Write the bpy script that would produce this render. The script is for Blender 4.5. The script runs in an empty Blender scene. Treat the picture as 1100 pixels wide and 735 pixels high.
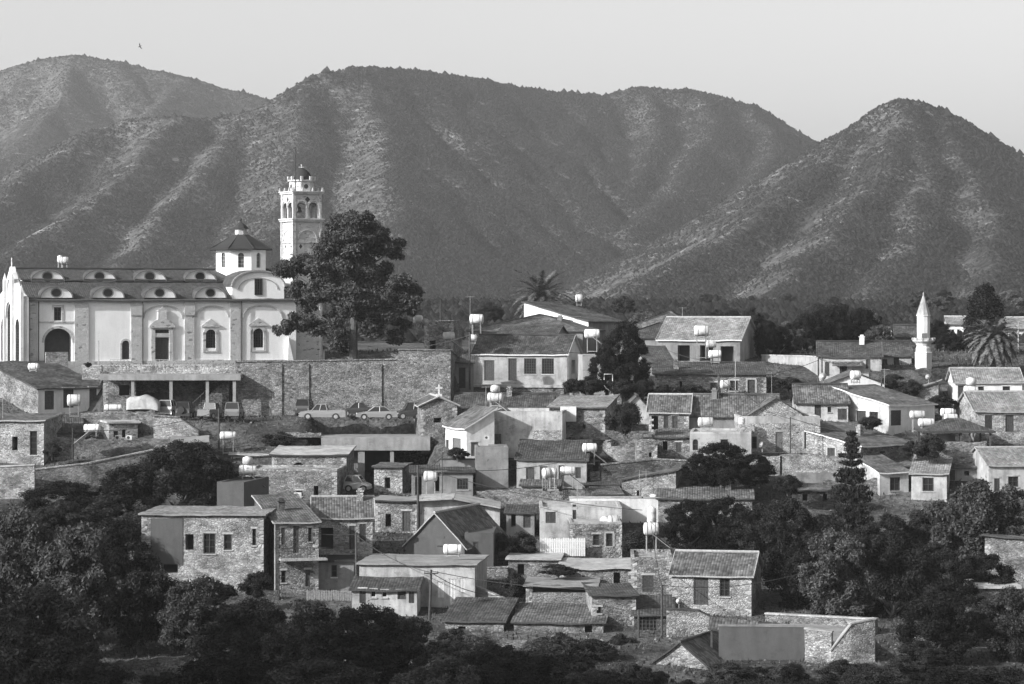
import bpy, bmesh, math, random
import numpy as np
from mathutils import Vector, Matrix, noise

# ------------------------------------------------------------------ camera, sky, sun, exposure
SC = bpy.context.scene
COL = SC.collection
F, HZ, CX = 3000.0, 320.0, 550.0
cam_d = bpy.data.cameras.new('camera')
cam_d.sensor_width = 36.0
cam_d.lens = 36.0 * F / 1100.0
cam_d.shift_y = -(367.5 - HZ) / 1100.0
cam_d.clip_start = 1.0
cam_d.clip_end = 20000.0
cam = bpy.data.objects.new('camera', cam_d)
cam.rotation_euler = (math.radians(90), 0, 0)
COL.objects.link(cam)
SC.camera = cam

SUN_EL, SUN_AZ = 26.0, -33.0          # azimuth: degrees from due left, positive = beyond the village
W = bpy.data.worlds.new("World"); SC.world = W; W.use_nodes = True
nt = W.node_tree; nt.nodes.clear()
sky = nt.nodes.new('ShaderNodeTexSky'); sky.sky_type = 'NISHITA'; sky.sun_disc = False
sky.sun_elevation = math.radians(SUN_EL)
sky.air_density = 1.0; sky.dust_density = 3.8; sky.altitude = 300
bw = nt.nodes.new('ShaderNodeRGBToBW')
bg = nt.nodes.new('ShaderNodeBackground'); bg.inputs['Strength'].default_value = 0.15
out = nt.nodes.new('ShaderNodeOutputWorld')
nt.links.new(sky.outputs[0], bw.inputs[0]); nt.links.new(bw.outputs[0], bg.inputs[0]); nt.links.new(bg.outputs[0], out.inputs[0])
az = math.radians(SUN_AZ)
sun_dir = Vector((-math.cos(az) * math.cos(math.radians(SUN_EL)), math.sin(az) * math.cos(math.radians(SUN_EL)), math.sin(math.radians(SUN_EL))))
sky.sun_rotation = math.atan2(sun_dir.x, sun_dir.y)
sl = bpy.data.lights.new('sun', 'SUN'); sl.energy = 4.4; sl.angle = math.radians(0.8); sl.color = (1, 1, 1)
so = bpy.data.objects.new('sun', sl); so.rotation_euler = (-sun_dir).to_track_quat('-Z', 'Y').to_euler(); COL.objects.link(so)
vs = SC.view_settings
SC.display_settings.display_device = 'sRGB'
vs.view_transform = 'Standard'; vs.look = 'None'; vs.gamma = 1; vs.use_curve_mapping = False
vs.exposure = 0.72

random.seed(7); RNG = np.random.default_rng(7)
R = math.radians

# ------------------------------------------------------------------ placing: a point of the place from its bearing and distance
TAB = [(1000,150),(900,165),(830,180),(760,200),(695,222),(620,250),(560,270),(480,290),(470,292.5),(452,296.5),(446,303),(392,325),(375,350),(365,385),(355,430),(339,520),(325,700)]
_py = np.array([t[0] for t in TAB][::-1], float); _yy = np.array([t[1] for t in TAB][::-1], float)
def Yof(py): return float(np.interp(py, _py, _yy))
_zz = -(_py - HZ) / F * _yy
def zbase(Y): return np.interp(Y, _yy[::-1], _zz[::-1])
def P(px, py, Y): return Vector(((px - CX) / F * Y, Y, (HZ - py) / F * Y))

# ------------------------------------------------------------------ tagging
def tag(o, label=None, cat=None, group=None, kind=None):
    if label: o['label'] = label
    if cat: o['category'] = cat
    if group: o['group'] = group
    if kind: o['kind'] = kind
    return o
def empty(name, loc, rz=0.0, label=None, cat=None, group=None, scale=None):
    o = bpy.data.objects.new(name, None); o.location = loc; o.rotation_euler = (0, 0, rz)
    o.empty_display_size = 0.3
    if scale: o.scale = scale
    COL.objects.link(o)
    return tag(o, label, cat, group)
def copy_tree(o, parent=None):
    c = o.copy(); COL.objects.link(c); c.parent = parent
    for ch in list(KIDS.get(o.name, [])):
        n = copy_tree(ch, c); KIDS.setdefault(c.name, []).append(n)
    return c
KIDS = {}

# ------------------------------------------------------------------ mesh collector
class MB:
    def __init__(s): s.v = []; s.f = []; s.uv = []; s.mi = []
    def face(s, pts, mi=0, uv=None):
        b = len(s.v); s.v += [tuple(p) for p in pts]; s.f.append(tuple(range(b, b + len(pts))))
        s.uv.append(uv or [(0, 0)] * len(pts)); s.mi.append(mi)
    def box(s, x0, x1, y0, y1, z0, z1, mi=0, M=None):
        c = [Vector(p) for p in ((x0,y0,z0),(x1,y0,z0),(x1,y1,z0),(x0,y1,z0),(x0,y0,z1),(x1,y0,z1),(x1,y1,z1),(x0,y1,z1))]
        if M: c = [M @ p for p in c]
        b = len(s.v); s.v += [tuple(p) for p in c]
        for q in ((0,3,2,1),(4,5,6,7),(0,1,5,4),(1,2,6,5),(2,3,7,6),(3,0,4,7)):
            s.f.append(tuple(b + k for k in q)); s.uv.append([(0,0)]*4); s.mi.append(mi)
    def prism(s, poly, d, mi=0):                     # poly: 3D points, d: extrusion vector
        p = [Vector(a) for a in poly]; d = Vector(d); q = [a + d for a in p]; n = len(p)
        s.face(p, mi); s.face(q[::-1], mi)
        for i in range(n):
            j = (i + 1) % n; s.face((p[i], q[i], q[j], p[j]), mi)
    def tube(s, pts, r, n=8, mi=0, r1=None, caps=True):
        pts = [Vector(p) for p in pts]; m = len(pts); b = len(s.v)
        for i, p in enumerate(pts):
            t = (pts[min(i+1, m-1)] - pts[max(i-1, 0)]).normalized()
            a = t.cross(Vector((0, 0, 1)) if abs(t.z) < 0.9 else Vector((1, 0, 0))).normalized(); c = t.cross(a)
            rr = r if r1 is None else r + (r1 - r) * i / max(1, m - 1)
            for k in range(n):
                w = 2 * math.pi * k / n; s.v.append(tuple(p + (a * math.cos(w) + c * math.sin(w)) * rr))
        for i in range(m - 1):
            for k in range(n):
                k2 = (k + 1) % n
                s.f.append((b+i*n+k, b+i*n+k2, b+(i+1)*n+k2, b+(i+1)*n+k)); s.uv.append([(0,0)]*4); s.mi.append(mi)
        if caps:
            s.f.append(tuple(b + k for k in range(n))[::-1]); s.uv.append([(0,0)]*n); s.mi.append(mi)
            s.f.append(tuple(b + (m-1)*n + k for k in range(n))); s.uv.append([(0,0)]*n); s.mi.append(mi)
    def lathe(s, prof, n=16, c=(0,0,0), mi=0, rot=0.0, axis='z'):
        b = len(s.v); m = len(prof)
        for (r, z) in prof:
            for k in range(n):
                w = 2*math.pi*k/n + rot; x, y = r*math.cos(w), r*math.sin(w)
                s.v.append((c[0]+x, c[1]+y, c[2]+z) if axis == 'z' else (c[0]+z, c[1]+x, c[2]+y))
        for i in range(m-1):
            for k in range(n):
                k2 = (k+1) % n
                s.f.append((b+i*n+k, b+i*n+k2, b+(i+1)*n+k2, b+(i+1)*n+k)); s.uv.append([(0,0)]*4); s.mi.append(mi)
        for i in (0, m-1):
            if prof[i][0] > 1e-4:
                s.f.append(tuple(b+i*n+k for k in range(n))); s.uv.append([(0,0)]*n); s.mi.append(mi)
    def slab(s, a, b, c, d, t=0.16, mi=0, trim=None):  # roof slope: a,b eave ends, c,d ridge ends (b-c, a-d the rakes)
        a, b, c, d = map(Vector, (a, b, c, d)); L = (b - a).length; S = (d - a).length; S2 = (c - b).length
        dn = Vector((0, 0, -t)); off = (d - a).dot((b - a).normalized()); off2 = (c - a).dot((b - a).normalized())
        nx, ny = max(1, int(L/.9)), max(1, int(S/1.0)); g = []
        for jy in range(ny+1):
            for ix in range(nx+1):
                u, v = ix/nx, jy/ny; p = (a.lerp(b, u)).lerp(d.lerp(c, u), v); uv = ((off*v) + u*(L*(1-v)+(off2-off)*v), v*(S*(1-u)+S2*u))
                w = Vector((p.x*.55+L*7, p.y*.55+S*5, p.z)); k = noise.noise(w)*.10 + noise.noise(w*3.1)*.035 - .05*math.sin(math.pi*u)
                g.append((p + Vector((0,0,k)), uv))
        e = mi if trim is None else trim; n1 = nx+1
        for jy in range(ny):
            for ix in range(nx):
                q = (jy*n1+ix, jy*n1+ix+1, (jy+1)*n1+ix+1, (jy+1)*n1+ix); s.face([g[k][0] for k in q], mi, [g[k][1] for k in q]); s.face([g[k][0]+dn for k in q[::-1]], e)
        ring = [k for k in range(n1)] + [jy*n1+nx for jy in range(1, ny+1)] + [ny*n1+k for k in range(nx-1, -1, -1)] + [jy*n1 for jy in range(ny-1, 0, -1)]
        for k, m in zip(ring, ring[1:]+ring[:1]): s.face((g[k][0], g[k][0]+dn, g[m][0]+dn, g[m][0]), e)
    def build(s, name, mats, parent=None, smooth=False, weld=False):
        me = bpy.data.meshes.new(name); me.from_pydata(s.v, [], s.f)
        uvl = me.uv_layers.new(name='UVMap')
        flat = [c for u in s.uv for p in u for c in p]
        uvl.data.foreach_set('uv', flat)
        if not isinstance(mats, (list, tuple)): mats = [mats]
        for m in mats: me.materials.append(m)
        me.polygons.foreach_set('material_index', s.mi)
        if smooth: me.polygons.foreach_set('use_smooth', [True] * len(s.f))
        if weld:
            bm = bmesh.new(); bm.from_mesh(me); bmesh.ops.remove_doubles(bm, verts=bm.verts, dist=1e-4)
            bmesh.ops.recalc_face_normals(bm, faces=bm.faces); bm.to_mesh(me); bm.free()
        me.update()
        o = bpy.data.objects.new(name, me); COL.objects.link(o)
        if parent is not None:
            o.parent = parent; KIDS.setdefault(parent.name, []).append(o)
        return o
def np_mesh(name, V, Fq, mat, parent=None, smooth=False):
    me = bpy.data.meshes.new(name); V = np.asarray(V, np.float32); Fq = np.asarray(Fq, np.int32); k = Fq.shape[1]
    me.vertices.add(len(V)); me.vertices.foreach_set('co', V.ravel())
    me.loops.add(Fq.size); me.loops.foreach_set('vertex_index', Fq.ravel())
    me.polygons.add(len(Fq)); me.polygons.foreach_set('loop_start', np.arange(0, Fq.size, k, dtype=np.int32))
    if smooth: me.polygons.foreach_set('use_smooth', np.ones(len(Fq), bool))
    me.materials.append(mat); me.update(calc_edges=True)
    o = bpy.data.objects.new(name, me); COL.objects.link(o)
    if parent is not None:
        o.parent = parent; KIDS.setdefault(parent.name, []).append(o)
    return o

# ------------------------------------------------------------------ materials (all grey: the photograph is black and white)
class NT:
    def __init__(s, name, rough=0.85, spec=0.2):
        s.m = bpy.data.materials.new(name); s.m.use_nodes = True; s.t = s.m.node_tree; s.t.nodes.clear()
        s.o = s.n('ShaderNodeOutputMaterial'); s.b = s.n('ShaderNodeBsdfPrincipled')
        s.l(s.b.outputs[0], s.o.inputs['Surface']); s.b.inputs['Roughness'].default_value = rough
        s.b.inputs['Specular IOR Level'].default_value = spec
    def n(s, t, **k):
        x = s.t.nodes.new(t)
        for a, b in k.items(): setattr(x, a, b)
        return x
    def l(s, a, b): s.t.links.new(a, b)
    def val(s, sock, v):
        if isinstance(v, (int, float)): sock.default_value = v
        else: s.l(v, sock)
    def math(s, op, a, b=0.0, c=None, clamp=False):
        x = s.n('ShaderNodeMath', operation=op, use_clamp=clamp); s.val(x.inputs[0], a); s.val(x.inputs[1], b)
        if c is not None: s.val(x.inputs[2], c)
        return x.outputs[0]
    def ramp(s, v, a, b, lo, hi, smooth=True):
        x = s.n('ShaderNodeMapRange', interpolation_type='SMOOTHSTEP' if smooth else 'LINEAR'); s.val(x.inputs['Value'], v)
        x.inputs['From Min'].default_value = a; x.inputs['From Max'].default_value = b
        x.inputs['To Min'].default_value = lo; x.inputs['To Max'].default_value = hi
        return x.outputs[0]
    def coord(s, sx=1, sy=1, sz=1, kind='Object', rnd=True):
        c = s.n('ShaderNodeTexCoord'); mp = s.n('ShaderNodeMapping'); s.l(c.outputs[kind], mp.inputs[0])
        mp.inputs['Scale'].default_value = (sx, sy, sz)
        if rnd:
            oi = s.n('ShaderNodeObjectInfo'); cx = s.n('ShaderNodeCombineXYZ')
            for i, k in enumerate((37., 53., 71.)): s.l(s.math('MULTIPLY', oi.outputs['Random'], k), cx.inputs[i])
            s.l(cx.outputs[0], mp.inputs['Location'])
        return mp.outputs[0]
    def noise(s, vec, scale, detail=3, rough=0.55):
        x = s.n('ShaderNodeTexNoise'); s.l(vec, x.inputs['Vector']); x.inputs['Scale'].default_value = scale
        x.inputs['Detail'].default_value = detail; x.inputs['Roughness'].default_value = rough
        return x.outputs[0]
    def color(s, v):
        c = s.n('ShaderNodeCombineColor')
        for i in range(3): s.l(v, c.inputs[i])
        s.l(c.outputs[0], s.b.inputs['Base Color'])
    def bump(s, h, dist, strength=1.0):
        b = s.n('ShaderNodeBump'); b.inputs['Distance'].default_value = dist; b.inputs['Strength'].default_value = strength
        s.l(h, b.inputs['Height']); s.l(b.outputs[0], s.b.inputs['Normal'])

def m_stone(name, base, spread=0.5, size=0.24, mortar=0.72, patch=0.28, bmp=0.9):
    t = NT(name, 0.9, 0.1)
    v = t.coord(1, 1, 1.9)
    w = t.n('ShaderNodeTexNoise'); t.l(v, w.inputs['Vector']); w.inputs['Scale'].default_value = 2.2
    mx = t.n('ShaderNodeVectorMath', operation='MULTIPLY_ADD'); t.l(w.outputs['Color'], mx.inputs[0]); mx.inputs[1].default_value = (.16,)*3; t.l(v, mx.inputs[2])
    vo = t.n('ShaderNodeTexVoronoi'); t.l(mx.outputs[0], vo.inputs['Vector']); vo.inputs['Scale'].default_value = 1/size
    ve = t.n('ShaderNodeTexVoronoi', feature='DISTANCE_TO_EDGE'); t.l(mx.outputs[0], ve.inputs['Vector']); ve.inputs['Scale'].default_value = 1/size
    sep = t.n('ShaderNodeSeparateColor'); t.l(vo.outputs['Color'], sep.inputs[0])
    tone = t.ramp(sep.outputs[0], 0, 1, 1-spread, 1+spread, False)
    dk = t.ramp(sep.outputs[1], 0.0, 0.10, 0.45, 1.0)                     # a few dark holes
    edge = t.math('MAXIMUM', t.ramp(ve.outputs['Distance'], 0.02, 0.10, mortar, 1.0), t.ramp(t.noise(v, 1.1, 3), 0.5, 0.62, 0.0, 0.93))
    pn = t.noise(v, 0.45, 4, 0.65)
    big = t.ramp(pn, 0.34, 0.66, 1-patch, 1+patch)
    fine = t.ramp(t.noise(v, 9, 2), 0.3, 0.7, 0.85, 1.15, False)
    # plaster remains
    pl = t.ramp(t.noise(v, 0.7, 5, 0.7), 0.58, 0.64, 0, 0.75)
    c = t.math('MULTIPLY', t.math('MULTIPLY', t.math('MULTIPLY', tone, dk), t.math('MULTIPLY', edge, big)), t.math('MULTIPLY', fine, base))
    mixn = t.n('ShaderNodeMix', data_type='FLOAT'); t.l(pl, mixn.inputs[0]); t.l(c, mixn.inputs[2]); mixn.inputs[3].default_value = base*1.25
    t.color(mixn.outputs[0])
    h = t.math('MULTIPLY', t.ramp(ve.outputs['Distance'], 0.0, 0.22, 0, 1), dk)
    t.bump(h, 0.05, bmp); return t.m
def m_plaster(name, base, stain=0.25, rough=0.8):
    t = NT(name, rough, 0.2); v = t.coord(); vs_ = t.coord(1.2, 1.2, 0.22)
    a = t.ramp(t.noise(v, 0.5, 5, 0.65), 0.3, 0.7, 1-stain, 1.0 + stain*0.15)
    b = t.ramp(t.noise(vs_, 1.6, 4, 0.6), 0.25, 0.6, 1-stain*0.9, 1.0)     # streaks run down
    c = t.ramp(t.noise(v, 14, 2), 0.3, 0.7, 0.94, 1.06)
    chip = t.ramp(t.noise(v, 1.7, 5, 0.7), 0.66, 0.7, 1.0, 1-stain*1.3)
    crack = t.ramp(t.noise(t.coord(1, 1, 1.6), 0.9, 5, 0.7), 0.38, 0.42, 1-stain*.6, 1.0)                 # patches of older render
    t.color(t.math('MULTIPLY', t.math('MULTIPLY', t.math('MULTIPLY', a, crack), b), t.math('MULTIPLY', t.math('MULTIPLY', c, chip), base)))
    t.bump(t.noise(v, 18, 3), 0.012, 0.6); return t.m
def m_tile(name, base, spread=0.42, patch=0.45, tu=0.24, tv=0.36):
    t = NT(name, 0.85, 0.15)
    uv = t.n('ShaderNodeTexCoord'); sp = t.n('ShaderNodeSeparateXYZ'); t.l(uv.outputs['UV'], sp.inputs[0])
    u = t.math('DIVIDE', sp.outputs[0], tu); vv = t.math('DIVIDE', sp.outputs[1], tv)
    fu = t.math('FLOOR', u); fv = t.math('FLOOR', vv); cx = t.n('ShaderNodeCombineXYZ'); t.l(fu, cx.inputs[0]); t.l(fv, cx.inputs[1])
    oi = t.n('ShaderNodeObjectInfo'); t.l(t.math('MULTIPLY', oi.outputs['Random'], 99), cx.inputs[2])
    wn = t.n('ShaderNodeTexWhiteNoise'); t.l(cx.outputs[0], wn.inputs['Vector'])
    tone = t.ramp(wn.outputs['Value'], 0, 1, 1-spread, 1+spread, False)
    ph = t.math('FRACT', u); arch = t.math('SINE', t.math('MULTIPLY', ph, math.pi))
    step = t.math('FRACT', vv)
    gr = t.ramp(arch, 0.0, 0.35, 0.8, 1.0)
    sh = t.ramp(step, 0.0, 0.16, 0.85, 1.0)
    v = t.coord(); pn = t.ramp(t.noise(v, 0.5, 5, 0.7), 0.3, 0.72, 1-patch, 1+patch)
    lich = t.ramp(t.noise(v, 2.6, 4, 0.7), 0.6, 0.75, 1.0, 1.0+patch*1.6)
    c = t.math('MULTIPLY', t.math('MULTIPLY', tone, t.math('MULTIPLY', gr, sh)), t.math('MULTIPLY', t.math('MULTIPLY', pn, lich), base))
    t.color(c)
    h = t.math('ADD', arch, t.math('MULTIPLY', t.math('SUBTRACT', 1.0, step), 0.5))
    t.bump(h, 0.035, 0.8); return t.m
def m_plain(name, base, rough=0.6, var=0.15, scale=3.0, metal=0.0, bump=0.0, spec=0.3):
    t = NT(name, rough, spec); v = t.coord(); t.b.inputs['Metallic'].default_value = metal
    oi = t.n('ShaderNodeObjectInfo'); ov = t.ramp(oi.outputs['Random'], 0, 1, 1-var*.9, 1+var*.9, False)
    t.color(t.math('MULTIPLY', t.math('MULTIPLY', t.ramp(t.noise(v, scale, 4, 0.6), 0.3, 0.7, 1-var, 1+var), ov), base))
    if bump: t.bump(t.noise(v, scale*4, 3), bump, 0.7)
    return t.m
def m_leaf(name, base, spread=0.5, trans=0.25):
    t = NT(name, 0.9, 0.04); g = t.n('ShaderNodeNewGeometry'); oi = t.n('ShaderNodeObjectInfo')
    a = t.ramp(g.outputs['Random Per Island'], 0, 1, 1-spread, 1+spread, False)
    o = t.ramp(oi.outputs['Random'], 0, 1, 0.75, 1.25, False)
    n = t.ramp(t.noise(t.coord(), 3.5, 2), 0.35, 0.65, 0.7, 1.3)
    v = t.math('MULTIPLY', t.math('MULTIPLY', a, o), t.math('MULTIPLY', n, base)); t.color(v)
    tr = t.n('ShaderNodeBsdfTranslucent'); cc = t.n('ShaderNodeCombineColor')
    for i in range(3): t.l(v, cc.inputs[i])
    t.l(cc.outputs[0], tr.inputs[0])
    mx = t.n('ShaderNodeMixShader'); mx.inputs[0].default_value = trans
    t.l(t.b.outputs[0], mx.inputs[1]); t.l(tr.outputs[0], mx.inputs[2]); t.l(mx.outputs[0], t.o.inputs['Surface'])
    return t.m
M = dict(
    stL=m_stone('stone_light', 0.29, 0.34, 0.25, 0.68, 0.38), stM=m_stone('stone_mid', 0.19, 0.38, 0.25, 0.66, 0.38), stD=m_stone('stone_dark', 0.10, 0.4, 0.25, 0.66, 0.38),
    stB=m_stone('stone_big_wall', 0.17, 0.42, 0.28, 0.7, 0.22), quo=m_stone('corner_stone', 0.3, 0.25, 0.6, 0.85, 0.15), ash=m_stone('stone_dressed', 0.44, 0.05, 0.4, 0.95, 0.08, 0.2),
    plW=m_plaster('plaster_white', 0.62, 0.2), plO=m_plaster('plaster_old_white', 0.44, 0.42), plC=m_plaster('plaster_cream', 0.33, 0.34),
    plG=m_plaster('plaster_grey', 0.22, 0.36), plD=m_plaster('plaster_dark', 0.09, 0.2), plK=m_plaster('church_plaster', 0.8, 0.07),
    tD=m_tile('roof_tile_dark', 0.06), tM=m_tile('roof_tile_mid', 0.10), tL=m_tile('roof_tile_pale', 0.2, 0.35, 0.35), tK=m_tile('church_tile', 0.062, 0.3, 0.15),
    con=m_plaster('concrete', 0.26, 0.3), conL=m_plaster('concrete_pale', 0.4, 0.38), trim=m_plain('mortar_trim', 0.3, 0.85, 0.2, 4),
    wd=m_plain('dark_wood', 0.045, 0.7, 0.3, 6), wm=m_plain('weathered_wood', 0.14, 0.8, 0.3, 6), wp=m_plain('painted_white_wood', 0.55, 0.5, 0.1, 5),
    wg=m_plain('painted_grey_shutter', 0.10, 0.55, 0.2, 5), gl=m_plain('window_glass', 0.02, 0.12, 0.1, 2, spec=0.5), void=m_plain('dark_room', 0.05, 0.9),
    tank=m_plain('white_tank', 0.52, 0.5, 0.22, 2), tankg=m_plain('grey_tank', 0.5, 0.4, 0.15, 3), met=m_plain('galvanised_metal', 0.3, 0.5, 0.2, 3, 0.3), iron=m_plain('dark_iron', 0.04, 0.55, 0.2, 5),
    pv=m_plain('collector_glass', 0.09, 0.2, 0.2, 1.5, spec=0.5), pole=m_plain('creosoted_pole', 0.05, 0.85, 0.3, 5), tyre=m_plain('tyre_rubber', 0.025, 0.85),
    bark=m_plain('bark', 0.09, 0.95, 0.35, 8, bump=0.03), carW=m_plain('car_paint_pale', 0.2, 0.3, 0.03, 1, spec=0.5), carG=m_plain('car_paint_grey', 0.16, 0.3, 0.03, 1, 0.3, spec=0.5),
    carS=m_plain('car_paint_silver', 0.32, 0.3, 0.03, 1, 0.4, spec=0.5), carD=m_plain('car_paint_dark', 0.035, 0.28, 0.03, 1, spec=0.5), lamp=m_plain('headlamp_glass', 0.6, 0.15, 0.05),
    olive=m_leaf('olive_leaf', 0.066, 0.55), leaf=m_leaf('broad_leaf', 0.034, 0.5), dark=m_leaf('dark_leaf', 0.017, 0.5, 0.15), pale=m_leaf('pale_leaf', 0.1, 0.5),
    pine=m_leaf('pine_needles', 0.058, 0.5, 0.2), cyp=m_leaf('cypress_leaf', 0.03, 0.5, 0.1), palm=m_leaf('palm_leaf', 0.12, 0.45),
)
# ------------------------------------------------------------------ the land: ground sheet, hills, scrub, haze
def sstep(a, b, x): t = np.clip((x - a) / (b - a), 0, 1); return t*t*(3-2*t)
def fbm(x, y, s, octv=4, seed=0.0):
    r = np.zeros_like(x, float); a = 1.0
    for o in range(octv):
        k = s * 2**o; p = seed + o*13.7
        r += a*(np.sin(x/k*6.28 + 1.7*np.sin(y/k*5.1 + p) + p)*np.cos(y/k*6.28*0.83 + 1.3*np.sin(x/k*4.3 + p*2) + 2.1*p)); a *= 0.5
    return r/1.9
def zground(X, Y):
    z = zbase(Y); px = CX + X/Y*F
    # church terrace behind the retaining wall, and the level parking lot below it
    inx = sstep(90, 120, px)*(1 - sstep(484, 500, px))
    zt = -(392-HZ)/F*322
    z = np.where(Y < 345, z + (zt - z)*inx*sstep(305.2, 306.4, Y)*(1-sstep(325, 345, Y)), z)
    # dug out undercroft below the concrete deck
    inu = sstep(338, 346, px)*(1 - sstep(458, 470, px)); zu = -(531-HZ)/F*278.5
    z = z + (zu - z)*inu*sstep(272, 278.5, Y)*(1-sstep(299.2, 300.2, Y))
    return z
def build_ground():
    xs = np.unique(np.concatenate([np.linspace(-900, -95, 24), np.linspace(-95, 95, 130), np.linspace(95, 900, 24)]))
    ys = np.unique(np.concatenate([np.linspace(-40, 140, 12), np.linspace(140, 345, 160), np.linspace(345, 760, 40)]))
    X, Y = np.meshgrid(xs, ys); Z = zground(X, np.maximum(Y, 60.0))
    Z = Z - 0.12 + 0.16*fbm(X, Y, 14.0, 3)
    Z = np.where(Y < 60, np.maximum(Z, -36) , Z)
    V = np.stack([X, Y, Z], -1).reshape(-1, 3); n = len(xs)
    i = (np.arange(len(ys)-1)[:, None]*n + np.arange(n-1)[None]).ravel()
    t = NT('dry_earth_and_grass', 0.95, 0.05); v = t.coord(rnd=False)
    a = t.ramp(t.noise(v, 0.12, 5, 0.65), 0.35, 0.65, 0.04, 0.11); b = t.ramp(t.noise(v, 2.2, 5, 0.7), 0.3, 0.7, 0.45, 1.5)
    t.color(t.math('MULTIPLY', a, b)); t.bump(t.noise(v, 3.0, 5, 0.7), 0.25, 0.9)
    tag(np_mesh('ground', V, np.stack([i, i+1, i+n+1, i+n], -1), t.m, smooth=True), kind='structure')
build_ground()

A_ = 3000; B_ = 2250
RIDGES = [
 # far left mountain
 ([(-700,150,A_),(-250,110,A_),(-80,96,A_),(0,77,A_),(40,64,A_),(80,59,A_),(130,65,A_),(200,83,A_),(290,107,A_),(370,130,A_),(450,160,A_)], .62),
 ([(80,59,A_),(66,105,2860),(30,150,2740),(-40,205,2600)], .60), ([(200,83,A_),(140,135,2840),(90,180,2700)], .62), ([(290,107,A_),(235,145,2850)], .62),
 ([(-80,96,A_),(-120,170,2750)], .6),
 # middle mountain: its crest runs away to the right, so the broad face looks right of the camera
 ([(300,104,2030),(330,89,2020),(352,77,2040),(380,71,2090),(430,73,2160),(480,79,2230),(560,93,2340),(610,100,2390),(648,102,2420),(664,98,2430),(690,92.5,2440),(750,97,2440),(800,111,2440),(850,139,2440),(890,156,2440),(960,190,2440),(1080,240,2440),(1400,300,2440)], .56),
 ([(352,77,2040),(325,93,2010),(296,108,2000),(262,122,2000),(225,127,2000),(190,124,1970)], .58),
 ([(190,124,1970),(156,159,1890),(129,196,1790),(68,234,1650),(7,276,1500),(-90,315,1350)], .58),
 ([(190,124,1970),(135,128,1990),(88,142,1950),(40,182,1850),(0,218,1750),(-80,262,1600)], .58),
 ([(262,122,2000),(236,165,1890),(192,212,1750),(150,264,1590),(128,295,1480)], .60),
 ([(325,93,2010),(322,160,1870),(300,225,1700),(270,285,1500)], .60), ([(380,71,2090),(420,150,1900),(430,240,1650),(410,310,1420)], .50),
 ([(480,79,2230),(530,170,2010),(540,250,1800),(520,318,1550)], .48), ([(610,99,2390),(622,160,2240),(612,215,2080)], .52),
 ([(690,94,2440),(712,130,2340),(700,165,2220),(660,215,2040),(620,263,1870),(578,306,1690),(540,335,1550)], .58),
 ([(750,97,2440),(772,128,2330),(762,150,2240),(724,205,2060),(672,245,1900)], .58), ([(800,111,2440),(830,150,2280),(818,190,2120)], .58),
 # right cone
 ([(885,162,1745),(930,131,1722),(962,109,1700),(972,106,1700),(988,108,1700),(1004,118,1700),(1050,146,1700),(1100,176,1700),(1180,222,1700),(1300,270,1700)], .60),
 ([(972,106,1700),(930,132,1680),(887,168,1620),(826,222,1500),(770,262,1390),(700,300,1270),(640,330,1180)], .58),
 ([(972,106,1700),(953,175,1540),(912,235,1400),(855,289,1260),(815,330,1150)], .58), ([(972,106,1700),(992,170,1560),(985,240,1400),(960,290,1270),(935,325,1180)], .60),
 ([(1004,118,1700),(1050,190,1530),(1070,250,1390),(1060,310,1230)], .60), ([(1100,176,1700),(1150,250,1450)], .6), ([(887,168,1620),(850,190,1600),(810,235,1500),(770,285,1350)], .62),
]
def hill_z(X, Y):
    Z = np.full(X.shape, -3.0); DC = np.full(X.shape, 200.0)
    wx = X + 22*fbm(X, Y, 190., 3, 2.0); wy = Y + 22*fbm(X, Y, 170., 3, 5.0)
    for pts, sl_ in RIDGES:
        for (a, b) in zip(pts[:-1], pts[1:]):
            p, q = P(*a), P(*b); dx, dy = q.x-p.x, q.y-p.y; L2 = dx*dx+dy*dy
            k = 0.35
            xx = X + (wx-X)*k; yy = Y + (wy-Y)*k
            t = np.clip(((xx-p.x)*dx + (yy-p.y)*dy)/L2, 0, 1)
            d = np.hypot(xx-(p.x+t*dx), yy-(p.y+t*dy))
            d = np.sqrt(d*d + 9.) - 3.
            h = p.z + t*(q.z-p.z) - sl_*d*(1 - 0.00025*d)
            DC = np.where(h > Z, d, DC); Z = np.maximum(Z, h)
    gul = np.abs(np.sin((X + .35*Y + 26*fbm(X, Y, 210., 3, 7.))/21.)) ; g2 = np.abs(np.sin((X + .2*Y + 18*fbm(X, Y, 120., 3, 4.))/9.5))
    Z = Z + (2.2*fbm(X, Y, 70., 4, 1.0) - 5.0*(1-gul)**2 - 2.2*(1-g2)**2)*sstep(-2, 45, Z)*(.25 + .75*sstep(4, 70, DC))
    return Z
hx = np.linspace(-1250, 1250, 520); hy = np.linspace(600, 3500, 410)
HX, HY = np.meshgrid(hx, hy); HZ_ = hill_z(HX, HY)
HZ_ = HZ_ + (zbase(np.minimum(HY, 700.)) - .4 - HZ_)*(1 - sstep(690, 760, HY))
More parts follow.
